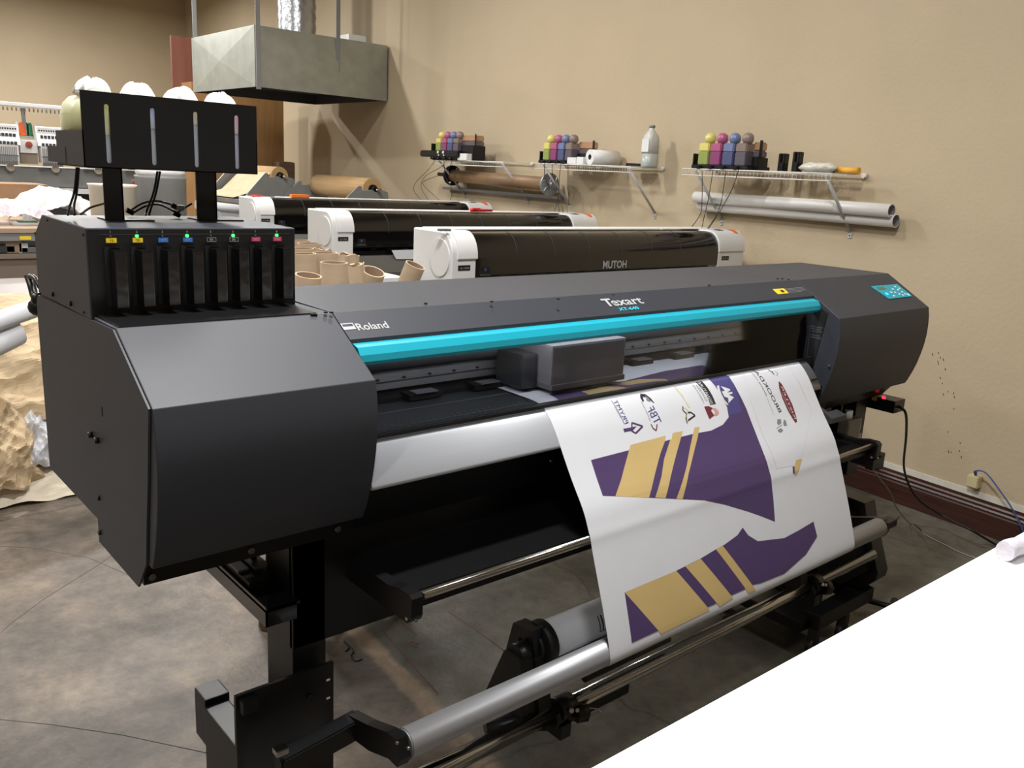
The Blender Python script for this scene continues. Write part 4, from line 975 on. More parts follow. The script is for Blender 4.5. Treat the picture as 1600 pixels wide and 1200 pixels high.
# ------------------------------------------------------------------ wire shelves on the wall
ZS = 1.662
def wbox(m, u0, u1, d0, d1, z0, z1, bev=0.0): m.frame(WP(u0, d0, z0), WU, WN, (0, 0, 1), (u1 - u0, d1 - d0, z1 - z0), bev)
def wcyl(m, a, b, r, r2=None, n=16, **k): m.cyl(WP(*a), WP(*b), r, r2, n=n, **k)
def shelf(u0, u1, lab):
    t = thing('wire_shelf', lab, 'shelf', WP((u0 + u1) / 2, .15, ZS), 'white wire wall shelves')
    m = MB()
    for (d_, z_, r_) in ((.02, ZS, .003), (.16, ZS - .003, .003), (.30, ZS, .0035), (.30, ZS - .036, .0035)): wcyl(m, (u0, d_, z_), (u1, d_, z_), r_, n=8)
    n_ = int((u1 - u0) / .0254)
    for i in range(n_ + 1):
        u = u0 + (u1 - u0) * i / n_
        m.tube([WP(u, .012, ZS + .003), WP(u, .30, ZS + .003), WP(u, .302, ZS - .036)], .0014, n=5, sub=1)
    m.build('wire_deck', WIRE, t)
    for u in (u0 + .045, u1 - .085):
        m = MB(); wcyl(m, (u, .28, ZS - .01), (u, .006, 1.372), .0085, n=10)
        wbox(m, u - .011, u + .011, 0, .006, 1.335, 1.375, .002); b_ = m.build('bracket', mat('grey_bracket', 'B9BABC', .4), t)
        m = MB(); wcyl(m, (u, .005, 1.35), (u, .009, 1.35), .004, n=8); each(m, 'screw', DKGREY, b_)
    for u in (u0, u1):
        m = MB(); wcyl(m, (u, .0, ZS + .002), (u, .03, ZS + .002), .012, n=12); m.build('wall_clip', WIRE, t)
    return t
shelf(.462, 1.502, 'white wire shelf nearest the right edge, ink bottles and a yellow tube on it')
shelf(1.967, 3.029, 'middle white wire shelf holding a paper towel roll and a clear jug')
shelf(3.45, 4.57, 'farthest white wire shelf, above the brown media roll')
TOPZ = ZS + .0045
def ink_stand(u1, nb, pitch, dd, amber, lab, raise_=0.0, rw=.42, cw=.25):
    """black feed stand; bottles in front row, amber block tank behind"""
    t = thing('ink_feed_stand', lab, 'ink stand', WP(u1 - .2, .15, TOPZ), 'black ink feed stands on the wall shelves')
    m = MB()
    wbox(m, u1 - nb * pitch - .03, u1 + .025, .10, dd + .05, TOPZ, TOPZ + .022 + raise_, .003)
    wbox(m, u1 + .018, u1 + .026, .14, dd + .04, TOPZ, TOPZ + .085 + raise_)
    wbox(m, u1 - rw, u1 - nb * pitch - .0, .14, dd - .01, TOPZ, TOPZ + .072 + raise_, .003)
    m.build('base_tray', BLACK, t)
    m = MB()
    for i in range(nb): wcyl(m, (u1 - (i + .5) * pitch, dd + .04, TOPZ + .012), (u1 - (i + .5) * pitch, dd + .075, TOPZ + .008), .011, n=10)
    each(m, 'valve', BLACK, t)
    m = MB(); wbox(m, u1 - rw + .005, u1 - nb * pitch + .02, .15, dd - .03, TOPZ + .073 + raise_, TOPZ + .105 + raise_, .004); m.build('lower_tank', LOW_K, t)
    m = MB(); wbox(m, u1 - rw + .005, u1 - nb * pitch + .02, .15, dd - .03, TOPZ + .1055 + raise_, TOPZ + .155 + raise_, .008); m.build('upper_tank', AMBER, t)
    m = MB(); wbox(m, u1 - rw - .004, u1 - rw + .012, dd - .034, dd - .028, TOPZ + .07 + raise_, TOPZ + .165 + raise_)
    m.build('side_plate', BLACK, t)
    return t
def bottles(u1, pitch, dd, z0, h, tiltu, where, slant=False):
    for i, (nm, up, lo) in enumerate((('yellow', LIQ_Y, LOW_Y), ('magenta', LIQ_M, LOW_M), ('blue', LIQ_C, LOW_C), ('smoky grey', LIQ_K, LOW_K))):
        u = u1 - (i + .5) * pitch; hw = pitch * .42
        t = thing('ink_bottle', '%s ink bottle standing in the feed stand on the %s' % (nm, where), 'ink bottle', WP(u, dd, z0), 'refill ink bottles on the ' + where)
        m = MB(); wbox(m, u - hw, u + hw, dd - .035, dd + .035, z0, z0 + h * .42, .004); m.build('ink_fill', lo, t)
        m = MB(); wbox(m, u - hw, u + hw, dd - .035, dd + .035, z0 + h * .42, z0 + h * .70, .006)
        wcyl(m, (u, dd, z0 + h * .70), (u - .006, dd, z0 + h * .76), .018, .016)
        m.build('bottle_body', up, t)
        m = MB(); m.lathe(WP(u - .008, dd, z0 + h * .74), [(.022, 0), (.032, .006), (.034, .024), (.026, .044), (.012, .052), (.004, .053)], n=20, axis=(WU * -.45 + V((0, 0, 1)) + WN * .12)); m.build('bottle_neck', up, t)
ink_stand(1.42, 4, .094, .24, 1, 'black ink feed stand on the shelf nearest the right edge', rw=.42)
bottles(1.42, .094, .24, TOPZ + .023, .175, 0, 'shelf nearest the right edge')
ink_stand(2.985, 4, .088, .23, 1, 'black ink feed stand on the middle shelf, white boxes beside it', rw=.51)
bottles(2.985, .088, .23, TOPZ + .023, .175, 0, 'middle shelf')
ink_stand(4.56, 4, .10, .27, 1, 'black ink feed stand hanging over the left end of the farthest shelf', raise_=.05, rw=.60)
bottles(4.56, .10, .25, TOPZ + .075, .15, 0, 'farthest shelf')
m = MB(); wbox(m, 4.09, 4.76, .275, .33, TOPZ + .02, TOPZ + .075, .01); m.m(1)
for u in (4.42, 4.33): wcyl(m, (u, .33, TOPZ + .06), (u, .338, TOPZ + .06), .012, n=10); wcyl(m, (u - .01, .33, TOPZ + .035), (u - .01, .336, TOPZ + .035), .007, n=8)
small('valve_block', 'black valve bar with two white knobs at the front of the farthest shelf', 'valve bar', m, [BLACK, WHITE])
m = MB(); wbox(m, 3.98, 4.16, .24, .31, TOPZ, TOPZ + .055, .003); small('small_white_box', 'small white box at the front of the farthest shelf', 'box', m, [WHITE])
for (ua, ub, h, lab) in ((2.55, 2.65, .045, 'left of two small white boxes beside the towel roll'), (2.47, 2.545, .050, 'small white box touching the towel roll')):
    m = MB(); wbox(m, ua, ub, .235, .29, TOPZ, TOPZ + h, .002); small('small_white_box', lab, 'box', m, [WHITE], 'small boxes on the middle shelf')
# towel roll, axis pointing into the room
m = MB(); tr_ = thing('towel_roll', 'white paper towel roll lying on the middle shelf', 'paper roll', WP(2.41, .15, TOPZ))
m.ring(WP(2.405, .04, TOPZ + .051), WP(2.425, .27, TOPZ + .051), .051, .019); m.build('paper', [WHITE, BLACKM, WHITE], tr_)
jug = thing('clear_jug', 'translucent square jug half full on the right end of the middle shelf', 'jug', WP(1.98, .13, TOPZ))
def sq(u, d_, hw, z): return [WP(u - hw, d_ - hw, z), WP(u + hw, d_ - hw, z), WP(u + hw, d_ + hw, z), WP(u - hw, d_ + hw, z)]
m = MB(); rings = [(.060, 0), (.063, .01), (.063, .115)]
def loft(m, u, d_, rr, mi0=0):
    R = []
    for hw, h in rr:
        pts = []
        for k in range(16):
            a_ = 2 * PI * k / 16; c, s = math.cos(a_), math.sin(a_); e = 4.0 if hw > .03 else 2.0
            k_ = 1.0 / ((abs(c) ** e + abs(s) ** e) ** (1 / e)); pts.append(m.bm.verts.new(WP(u + c * k_ * hw, d_ + s * k_ * hw, TOPZ + h)))
        R.append(pts)
    for A, B in zip(R, R[1:]):
        for k in range(16): m._f([m.bm.faces.new((A[k], A[(k + 1) % 16], B[(k + 1) % 16], B[k]))], True)
    m._f([m.bm.faces.new(R[0][::-1]), m.bm.faces.new(R[-1])])
loft(m, 1.98, .13, [(.043, 0), (.046, .008), (.046, .085)]); m.build('liquid', mat('jug_liquid', 'A9B0AC', .3), jug)
m = MB(); loft(m, 1.98, .13, [(.046, .0855), (.046, .175), (.040, .20), (.026, .226), (.016, .238), (.017, .252)]); m.build('jug_body', HDPE, jug)
m = MB(); m.cyl(WP(1.98, .13, TOPZ + .250), WP(1.98, .13, TOPZ + .264), .020, n=18); m.build('cap', GREYM, jug)
m = MB(); wbox(m, 1.948, 2.012, .1765, .178, TOPZ + .095, TOPZ + .175); m.build('paper_label', WHITE, jug)
m = MB(); wbox(m, 2.06, 2.22, .06, .12, TOPZ, TOPZ + .022, .002); small('dark_case', 'flat dark case behind the clear jug on the middle shelf', 'case', m, [BLACK])
# upright clips, glove pile, yellow tube
for (u, h, lab) in ((.895, .098, 'left, shorter black notched clip on the right shelf'), (.80, .108, 'right, taller black notched clip on the right shelf')):
    m = MB(); wbox(m, u - .022, u - .006, .12, .16, TOPZ, TOPZ + h, .003); wbox(m, u + .004, u + .022, .12, .16, TOPZ, TOPZ + h, .003); wbox(m, u - .022, u + .022, .12, .16, TOPZ, TOPZ + h * .5, .003)
    small('black_clip', lab, 'clip', m, [BLACK], 'black clips on the right shelf')
m = MB(); m.sphere(WP(.66, .15, TOPZ + .028), .04, 1.0, 1.0, .7, n=24)
for v in m.bm.verts:
    q = v.co - WP(.66, .15, TOPZ + .028); au = q.dot(WU); v.co += WU * au * 2.0; v.co.z += noise.noise(v.co * 25) * .014; v.co.z = max(v.co.z, TOPZ)
small('crumpled_bag', 'crumpled clear plastic bag on the right end of the right shelf', 'bag', m, [mat('clear_bag', 'C9C8BC', .3, bump=.6, bscale=30)])
m = MB(); wcyl(m, (.57, .11, TOPZ + .019), (.435, .11, TOPZ + .018), .018, n=20); m.m(1); wcyl(m, (.625, .12, TOPZ + .014), (.572, .11, TOPZ + .014), .013, n=16); small('yellow_tube', 'yellow tube with black cap at the right end of the right shelf', 'tube', m, [YTUBE, BLACK])
# thin hoses hanging from the stands
def hose(q, d0, lab, cat='hose', r=.0022, grp=None):
    pts = []
    for i, (x, y, dd) in enumerate(q):
        d_ = ray(x, y); k = (WN.dot(WB + WN * dd) - WN.dot(CAM)) / WN.dot(d_); pts.append(CAM + d_ * k)
    m = MB(); m.tube(pts, r, n=6); small('ink_hose', lab, cat, m, [HAIR], grp)
G1 = 'ink hoses hanging from the right shelf'
hose([(1097, 265, .32), (1097, 310, .30), (1094, 335, .25), (1078, 358, .3)], 0, 'leftmost hose hanging from the right shelf', grp=G1)
hose([(1114, 266, .32), (1107, 310, .30), (1100, 340, .27), (1096, 359, .3)], 0, 'second hose from the left under the right shelf', grp=G1)
hose([(1134, 266, .32), (1128, 310, .30), (1120, 335, .27), (1104, 359, .3)], 0, 'third hose from the left under the right shelf', grp=G1)
hose([(1154, 266, .32), (1144, 295, .30), (1125, 330, .27), (1106, 359, .3)], 0, 'rightmost hose hanging from the right shelf', grp=G1)
G2 = 'ink hoses hanging from the middle shelf'
hose([(851, 255, .32), (852, 280, .30), (868, 300, .27), (874, 332, .3)], 0, 'leftmost hose hanging from the middle shelf', grp=G2)
hose([(863, 256, .32), (864, 275, .30), (873, 300, .27), (880, 332, .3)], 0, 'second hose from the left under the middle shelf', grp=G2)
hose([(876, 256, .32), (874, 280, .30), (872, 310, .27), (866, 332, .3)], 0, 'third hose from the left under the middle shelf', grp=G2)
hose([(888, 256, .32), (887, 290, .30), (889, 310, .27), (886, 332, .3)], 0, 'rightmost hose hanging from the middle shelf', grp=G2)
G3 = 'ink hoses hanging from the farthest shelf'
hose([(683, 243, .33), (672, 262, .3), (650, 285, .3), (647, 298, .3), (658, 312, .3)], 0, 'outermost hose looping left from the farthest shelf', grp=G3)
hose([(700, 244, .33), (690, 260, .3), (665, 275, .3), (658, 292, .3), (669, 312, .3)], 0, 'hose looping left to a sharp bend under the farthest shelf', grp=G3)
hose([(708, 244, .33), (702, 262, .3), (690, 272, .3), (665, 282, .3), (662, 290, .3), (686, 312, .3)], 0, 'hose passing the roll end under the farthest shelf', grp=G3)
hose([(693, 244, .33), (696, 275, .3), (706, 295, .3), (704, 312, .3)], 0, 'short straight hose in front of the brown media roll', grp=G3)
# brown media roll on the wall with end discs and a grey bar beneath
mr = thing('wall_media_roll', 'brown media roll with disc ends racked on the wall under the far shelf', 'media roll', WP(3.8, .12, 1.43))
m = MB(); wcyl(m, (3.06, .13, 1.515), (4.50, .13, 1.535), .052, n=36); m.build('brown_roll', BROWNR, mr)
m = MB(); wcyl(m, (4.50, .13, 1.535), (4.52, .13, 1.535), .088, n=32); wcyl(m, (4.52, .13, 1.535), (4.75, .13, 1.54), .017, n=14); m.build('black_disc', BLACK, mr)
m = MB()
for k in range(4): a_ = k * PI / 2 + .5; p = WP(4.49, .13 + .07 * math.cos(a_), 1.535 + .07 * math.sin(a_)); m.box(p - V((.004, .012, .006)), p + V((.004, .012, .006)))
each(m, 'disc_slot', WHITE, mr)
m = MB(); wcyl(m, (3.045, .13, 1.515), (3.065, .13, 1.515), .085, n=32)
for k in range(6): a_ = k * PI / 3; m.tube([WP(3.04, .13 + .02 * math.cos(a_), 1.515 + .02 * math.sin(a_)), WP(3.035, .13 + .05 * math.cos(a_ + .5), 1.515 + .05 * math.sin(a_ + .5)), WP(3.04, .13 + .078 * math.cos(a_ + .3), 1.515 + .078 * math.sin(a_ + .3))], .006, n=6)
wcyl(m, (3.00, .13, 1.51), (3.045, .13, 1.515), .025, n=12)
m.build('spoked_disc', ALU, mr)
m = MB(); wbox(m, 3.0, 4.78, .02, .075, 1.405, 1.43, .004); m.build('wall_bar', GREYM, mr)
# two white plastic pipes
for (u0, u1, z0, d_, r, lab) in ((.235, 1.58, 1.496, .085, .034, 'upper of two white plastic pipes on the wall under the right shelf'), (.228, 1.572, 1.447, .045, .034, 'lower of two white plastic pipes on the wall under the right shelf')):
    m = MB(); m.ring(WP(u1, d_, z0), WP(u0, d_, z0 + .0), r, r - .004)
    tag(m.build('plastic_pipe', [mat('pipe_white', 'E2E1DF', .35, var=.04), GREYM, WHITE]), lab, 'pipe', 'white pipes under the right shelf')

# ------------------------------------------------------------------ extraction hood and duct
hd = thing('extraction_hood', 'galvanised sheet metal extraction hood hanging in the far corner', 'hood', (4.3, 8.6, 2.25))
HX0, HX1, HY0, HY1, HZ0, HZ1 = 3.57, 4.99, 7.90, 9.42, 2.235, 2.77
def face_x(m, A, B, C, D, push):   # cross-broken sheet face
    c = (V(A) + V(B) + V(C) + V(D)) / 4 + V(push); vs = [m.bm.verts.new(p) for p in (A, B, C, D, c)]
    for i in range(4): m._f([m.bm.faces.new((vs[i], vs[(i + 1) % 4], vs[4]))])
m = MB()
face_x(m, (HX0, HY0, HZ0), (HX1, HY0, HZ0), (HX1, HY0, HZ1), (HX0, HY0, HZ1), (0, -.02, 0))
face_x(m, (HX0, HY1, HZ0), (HX0, HY0, HZ0), (HX0, HY0, HZ1), (HX0, HY1, HZ1), (-.02, 0, 0))
face_x(m, (HX1, HY0, HZ0), (HX1, HY1, HZ0), (HX1, HY1, HZ1), (HX1, HY0, HZ1), (.01, 0, 0))
face_x(m, (HX1, HY1, HZ0), (HX0, HY1, HZ0), (HX0, HY1, HZ1), (HX1, HY1, HZ1), (0, .01, 0))
m.box((HX0, HY0, HZ1 - .002), (HX1, HY1, HZ1)); m.build('sheet_metal_shell', GALV, hd)
m = MB()
m.box((HX0 + .006, HY0 + .006, HZ0 + .002), (HX0 + .012, HY1 - .006, HZ1 - .01)); m.box((HX1 - .012, HY0 + .006, HZ0 + .002), (HX1 - .006, HY1 - .006, HZ1 - .01))
m.box((HX0 + .006, HY0 + .006, HZ0 + .002), (HX1 - .006, HY0 + .012, HZ1 - .01)); m.box((HX0 + .006, HY1 - .012, HZ0 + .002), (HX1 - .006, HY1 - .006, HZ1 - .01)); m.box((HX0 + .006, HY0 + .006, HZ0 + .10), (HX1 - .006, HY1 - .006, HZ0 + .11))
m.build('dark_inside', DKGREY, hd)  # dark inside of the open hood, set in the colour of inner walls
for (x, y) in ((HX0 + .03, HY0 - .012), (4.42, HY0 - .012), (HX0 + .02, HY1 - .05)):
    m = MB(); m.box((x - .022, y - .004, HZ0 - .02 if y < 8 and x < 4 else HZ0 + .22), (x + .022, y + .004, 4.2)); m.build('hanger_strap', GREYPAINT, hd)
m = MB(); pr_ = []
for k in range(24): pr_.append((.185 + .008 * (k % 2), k * .05))
m.lathe((4.36, 8.62, HZ1), pr_, n=28); m.lathe((4.36, 8.62, HZ1), [(.26, 0), (.22, .03), (.19, .06)], n=28); m.build('flexible_duct', DUCTM, hd)
m = MB(); m.box((4.60, 8.0, HZ1), (4.80, 8.25, HZ1 + .07), .01); m.build('top_patch', WHITE, hd)

# ------------------------------------------------------------------ far corner: panels, carton, kraft benches
m = MB(); a = PY(267, 55, 10.2); b_ = PY(299, 58, 10.2); m.box((a.x, 10.2, 0), (b_.x, 10.24, a.z)); small('tall_board', 'tall reddish brown board leaning behind the hood', 'board', m, [BROWNP])
m = MB(); a = PY(299, 143, 9.9); b_ = PY(443, 160, 9.9); m.box((a.x, 9.9, 0), (b_.x, 10.5, 2.38), .006); small('plywood_crate', 'tall plywood crate standing below the hood', 'crate', m, [PLY])
m = MB(); a = PY(436, 252, 9.5); b_ = PY(462, 278, 9.5); m.box((a.x, 9.5, 0), (b_.x, 9.7, a.z), .04); small('brown_sack', 'crumpled brown paper sack right of the plywood crate', 'sack', m, [CARD])
def kraft_bench(A, B, zt, r, zc, lab_t, lab_r, tongue=False):
    """bench with a paper roll on it; the roll's axis runs from A (far end) to B (near end)"""
    A, B = V((A[0], A[1], 0)), V((B[0], B[1], 0)); L = (B - A).length; rz = math.atan2(B.y - A.y, B.x - A.x)
    tb_ = thing('packing_bench', lab_t, 'bench', (0, 0, 0), 'packing benches at the back')
    m = MB(); m.box((-.15, -.50, zt - .04), (L + .15, .22, zt), .004); m.build('bench_top', GREYPAINT, tb_)
    for (xx, yy) in ((-.1, -.45), (L + .1, -.45), (-.1, .18), (L + .1, .18)):
        m = MB(); m.box((xx - .02, yy - .02, 0), (xx + .02, yy + .02, zt - .04)); m.build('leg', GREYPAINT, tb_)
    rr = thing('kraft_paper_roll', lab_r, 'paper roll', (0, 0, 0), 'kraft paper rolls at the back')
    m = MB(); m.cyl((0, 0, zc), (L, 0, zc), r, n=40); m.build('paper', KRAFTROLL, rr)
    m = MB(); m.cyl((L, 0, zc), (L + .015, 0, zc), r * .45, n=24); m.cyl((L + .015, 0, zc), (L + .05, 0, zc), r * .3, n=12); m.build('core_plug', BLACK, rr)
    m = MB(); m.cyl((L + .05, 0, zc), (L + .13, 0, zc), .016, n=12); m.build('spindle', CHROME, rr)
    cu = thing('paper_cutter_stand', lab_r.replace('kraft paper roll', 'grey cutter stand of the kraft paper roll'), 'stand', (0, 0, 0))
    for xx in (-.07, L + .06):
        m = MB(); m.prism([(-.42, zt), (.14, zt), (.12, zc - .02), (.05, zc + .0), (.02, zc - .02), (-.02, zc - .02), (-.05, zc + .0), (-.16, zc - .01), (-.17, zc + .03), (-.20, zc + .03), (-.38, zt + .07)], xx, xx + .02); m.build('end_bracket', GREYPAINT, cu)
    if tongue:
        m = MB(); q = [(-r * .7, zc + r * .55), (-.30, zt + .07), (-.49, zt + .012)]
        P0 = [m.bm.verts.new((.02, *p_)) for p_ in q]; P1 = [m.bm.verts.new((L - .02, *p_)) for p_ in q]
        for i in range(2): m._f([m.bm.faces.new((P0[i], P1[i], P1[i + 1], P0[i + 1]))])
        m.build('paper_tongue', KRAFT, rr)
    for o in (tb_, rr, cu): o.location = A; o.rotation_euler = (0, 0, rz)
kraft_bench((PY(490, 285, 8.15).x + .06, 8.15), (PY(582, 292, 7.15).x, 7.15), 1.17, .105, 1.365, 'grey packing bench by the shelf wall behind the printers', 'kraft paper roll lying under the extraction hood by the wall')
kraft_bench((3.96, 9.0), (PY(437, 277, 8.3).x, 8.3), 1.20, .095, 1.43, 'grey packing bench left of the other, mostly behind the ink rack', 'kraft paper roll half hidden by the black tank rack', True)
m = MB(); p = PZ(362, 313, 1.16); m.tube([p + V((-.04, 0, 0)), p + V((-.03, 0, .05)), p + V((.05, 0, .045)), p + V((.07, 0, .0))], .006, n=6, sub=1); small('wire_hoop', 'black wire handle standing on the left packing bench', 'handle', m, [BLACK])
m = MB(); a = PY(345, 324, 6.9); b_ = PY(382, 333, 6.9); m.cyl((a.x - .2, 6.9, a.z + .02), (b_.x + .05, 6.9, a.z - .02), .035, n=20); m.box((a.x, 6.9, 0), (b_.x, 7.2, a.z - .02)); small('white_roll', 'white roll lying in front of the left packing bench', 'roll', m, [WSHEET])

# ------------------------------------------------------------------ embroidery machine at the back left
em = thing('embroidery_machine', 'white multi-head embroidery machine at the back left', 'embroidery machine', (1.9, 9.3, 0))
EY = 9.0
def E(px, py, dy=0.0): return PY(px, py, EY + dy)
x0 = E(-60, 200).x; x1 = E(262, 200).x
a = E(0, 158).z
m = MB(); m.box((x0, EY + .10, E(0, 163).z), (x1, EY + .26, E(0, 157).z), .005)
m.build('thread_rail', WHITE, em)
m = MB(); zt = E(0, 165).z
for k in range(50): xk = x0 + k * (x1 - x0) / 50; m.cyl((xk, EY + .12, zt - .03), (xk, EY + .12, zt), .006, n=6)
m.build('rail_guides', GREYM, em)
m = MB(); p = E(43, 180); m.box((p.x - .015, EY + .15, E(43, 212).z), (p.x + .015, EY + .18, zt)); m.build('rail_post', GREYPAINT, em)
pitch = E(90, 264).x - E(19, 262).x
for k in range(-1, 4):
    bx = E(57, 200).x + k * pitch; w_ = pitch * .62
    zt_, zm, zb = E(60, 197).z, E(60, 228).z, E(60, 254).z
    m = MB(); m.prism([(EY - .02, zm), (EY + .06, zt_), (EY + .12, zt_), (EY + .12, zm)], bx, bx + w_); hd_ = m.build('sewing_head', WHITE, em)
    m = MB()
    for r_ in range(2):
        for c_ in range(6): xx = bx + .03 + c_ * (w_ - .05) / 6; zz = zt_ - .09 - r_ * .07; yy = EY + .06 - (.08) * ((zt_ - zz) / (zt_ - zm)); m.box((xx, yy - .012, zz - .015), (xx + .022, yy + .0, zz + .012))
    for c_ in range(10): xx = bx + .02 + c_ * (w_ - .03) / 10; m.box((xx, EY + .030, zt_ - .045), (xx + .012, EY + .045, zt_ - .030))
    m.m(1).box((bx + .01, EY + .03, zm + .005), (bx + w_ - .01, EY + .10, zt_ - .01))
    m.build('tension_knobs', [DKGREY, WHITE], hd_)
    m = MB(); m.box((bx + .02, EY - .02, zb), (bx + w_ - .02, EY + .12, zm), .004); nd_ = m.build('needle_case', WHITE, hd_)
    m = MB()
    for c_ in range(12): xx = bx + .03 + c_ * (w_ - .06) / 12; m.box((xx, EY - .024, zb + .05), (xx + .006, EY - .02, zm - .02)); m.box((xx, EY - .03, zb - .03), (xx + .008, EY - .0, zb + .06))
    m.box((bx + .025, EY - .022, zb + .045), (bx + w_ - .025, EY - .018, zb + .06))
    m.build('needle_bars', GREYM, nd_)
    gx0 = bx + w_; gx1 = bx + pitch
    m = MB(); m.box((gx0 + .0, EY + .02, E(60, 240).z), (gx1, EY + .14, E(60, 220).z), .004); ar_ = m.build('arm_cover', WHITE, em)
    m = MB(); c = V(((gx0 + gx1) / 2, EY + .018, E(60, 227).z)); m.cyl(c, c - V((0, .02, 0)), .028, n=20); m.cyl(c, c - V((0, .03, 0)), .010, n=12); m.build('red_knob', mat('red_knob', '9A4A3A', .5), ar_)
    m = MB(); m.box((gx0 + .005, EY + .04, E(60, 257).z), (gx1, EY + .12, E(60, 240).z)); m.build('arm_lower', mat('tan_metal', '8F8272', .5), ar_)
    lx = E(19, 262).x + k * pitch + pitch; m = MB(); m.cyl((lx, EY + .09, E(19, 262).z), (lx, EY + .05, E(19, 262).z), .032, n=20); m.build('work_lamp', mat('lamp_disc', 'D8CFC2', .4), em)
m = MB(); m.box((x0, EY + .10, E(0, 291).z), (x1, EY + .6, E(0, 259).z)); m.build('machine_beam', GREYPAINT, em)
m = MB(); m.box((x0, EY + .0, E(0, 300).z), (x1 + .0, EY + .3, E(0, 292).z)); m.build('table_rail', WHITE, em)
m = MB(); m.box((x0, EY + .2, 0), (x1, EY + .6, E(0, 300).z)); m.build('lower_casing', DKGREY, em)
SPZ = E(43, 212).z
m = MB(); m.box((E(20, 212).x, EY + .12, SPZ - .02), (E(62, 212).x, EY + .25, SPZ)); m.build('spool_shelf', GREYPAINT, em)
for (px, r, mt_, lab) in ((35, .022, WHITE, 'white thread spool left of the orange one on the embroidery machine'), (42, .042, ORANGE, 'orange thread spool on the embroidery machine'), (49, .02, BLACK, 'dark thread spool right of the orange one'), (54.5, .024, GREEN, 'green thread spool on the embroidery machine')):
    p = E(px, 205); m = MB(); m.lathe((p.x, EY + .18, SPZ), [(r, 0), (r, .01), (r * .85, .02), (r * .78, .10), (r * .5, .11), (r * .5, .118)], n=18); small('thread_spool', lab, 'thread spool', m, [mt_], 'thread spools')

# bench with wrapped goods in front of it
wbn = thing('workbench', 'tan-topped grey workbench in the left background', 'workbench', (1.6, 7.3, 0))
zt = 1.05; a = PZ(0, 357, zt); b_ = PZ(60, 357, zt); yb = a.y
m = MB(); m.box((a.x - .5, yb, zt - .03), (a.x + .52, yb + 1.9, zt)); m.build('bench_top', TANTOP, wbn)
m = MB(); m.box((a.x - .5, yb + .01, PY(0, 377, yb).z), (a.x + .50, yb + .05, zt - .03)); sk = m.build('bench_skirt', GREYPAINT, wbn)
m = MB(); p = PY(40, 372, yb); m.box((p.x - .035, yb + .006, p.z - .012), (p.x + .035, yb + .01, p.z + .012)); m.build('yellow_label', YELLOW, sk)
m = MB(); m.box((a.x - .5, yb + .3, .30), (a.x + .50, yb + .35, .80)); m.m(1); m.box((a.x - .5, yb + .0, PY(0, 400, yb).z - .02), (a.x + .50, yb + .6, PY(0, 398, yb).z)); m.box((a.x - .5, yb + .02, .0), (a.x + .50, yb + .06, PY(0, 402, yb).z)); m.build('lower_shelf', [BLACKM, mat('brown_grey_panel', '7A6C60', .6)], wbn)
for (px, w_, h, mt_, lab) in ((8, .06, .05, DKGREY, 'dark part on the lower shelf of the workbench'), (22, .05, .08, TANTOP, 'tan block on the lower shelf of the workbench'), (36, .03, .07, WHITE, 'white part on the lower shelf of the workbench'), (45, .05, .04, GREYM, 'grey part on the lower shelf of the workbench')):
    p = PY(px, 393, yb + .08); m = MB(); m.box((p.x - w_, yb + .06, p.z - .008), (p.x + w_, yb + .16, p.z - .008 + h), .006); small('shelf_part', lab, 'machine part', m, [mt_])
# pale stacked sheets between the bench and the pile
for i in range(5):
    m = MB(); z_ = .50 + i * .055; m.box((.2, 5.3 + .03 * i, z_), (1.6, 6.2, z_ + .05), .006); small('pale_sheet_stack', ['lowest', 'second lowest', 'middle', 'second highest', 'topmost'][i] + ' pale grey board in the stack behind the white roll', 'board', m, [mat('pale_board_%d' % i, ['8E8682', 'A49C98', '968E8A', 'ACA4A0', '9A928E'][i], .5)], 'pale grey boards in the left background')
m = MB(); m.box((.25, 5.4, 0), (1.55, 6.1, .50)); small('grey_cabinet', 'grey cabinet under the pale boards', 'cabinet', m, [GREYPAINT])
# goods on the bench
a = PY(-30, 313, yb + 1.3); b_ = PY(75, 289, yb + 1.3)
m = MB(); m.box((a.x, yb + 1.3, zt), (b_.x, yb + 1.7, b_.z), .004); small('open_carton', 'brown open carton on the workbench behind the plastic wrap', 'box', m, [BOXC])
def crumple(c, sx, sy, sz, seed, mt_, lab, cat, name, grp=None, n=60, amp=.3, sub=None, tilt=None):
    m = MB(); g = []
    for j in range(n + 1):
        for i in range(n + 1):
            u, v = i / n * 2 - 1, j / n * 2 - 1
            q = V((u * 2.1 + seed, v * 2.1, seed * 3.3))
            h = 1 - (abs(u) ** 2.5 + abs(v) ** 2.5) * .75 + amp * (noise.voronoi(q * 1.15)[0][0] * 1.9 + noise.voronoi(q * 2.6 + V((3, 1, 0)))[0][0] * .75 + noise.voronoi(q * 6)[0][0] * .14)
            e = 1 + .14 * noise.noise(q * 1.5 + V((9, 9, 0)))
            P = V((u * sx * e, v * sy * e, h * sz))
            if tilt: P.rotate(Matrix.Rotation(tilt[0], 3, 'X')); P.rotate(Matrix.Rotation(tilt[1], 3, 'Z'))
            g.append(m.bm.verts.new(V(c) + P))
    for j in range(n):
        for i in range(n): k = j * (n + 1) + i; m._f([m.bm.faces.new((g[k], g[k + 1], g[k + n + 2], g[k + n + 1]))])
    return small(name, lab, cat, m, [mt_], grp)
p = PY(85, 325, yb + .5)
crumple((p.x + .02, yb + .60, zt + .02), .26, .22, .16, 3.1, BAG, 'large white crumpled plastic bag on the workbench', 'bag', 'plastic_bag', 'bags of goods on the workbench', amp=.25)
crumple((p.x - .30, yb + .40, zt + .01), .24, .20, .12, 6.4, LILAC, 'lilac clear plastic wrap on the left of the workbench', 'bag', 'plastic_bag', 'bags of goods on the workbench', amp=.2)
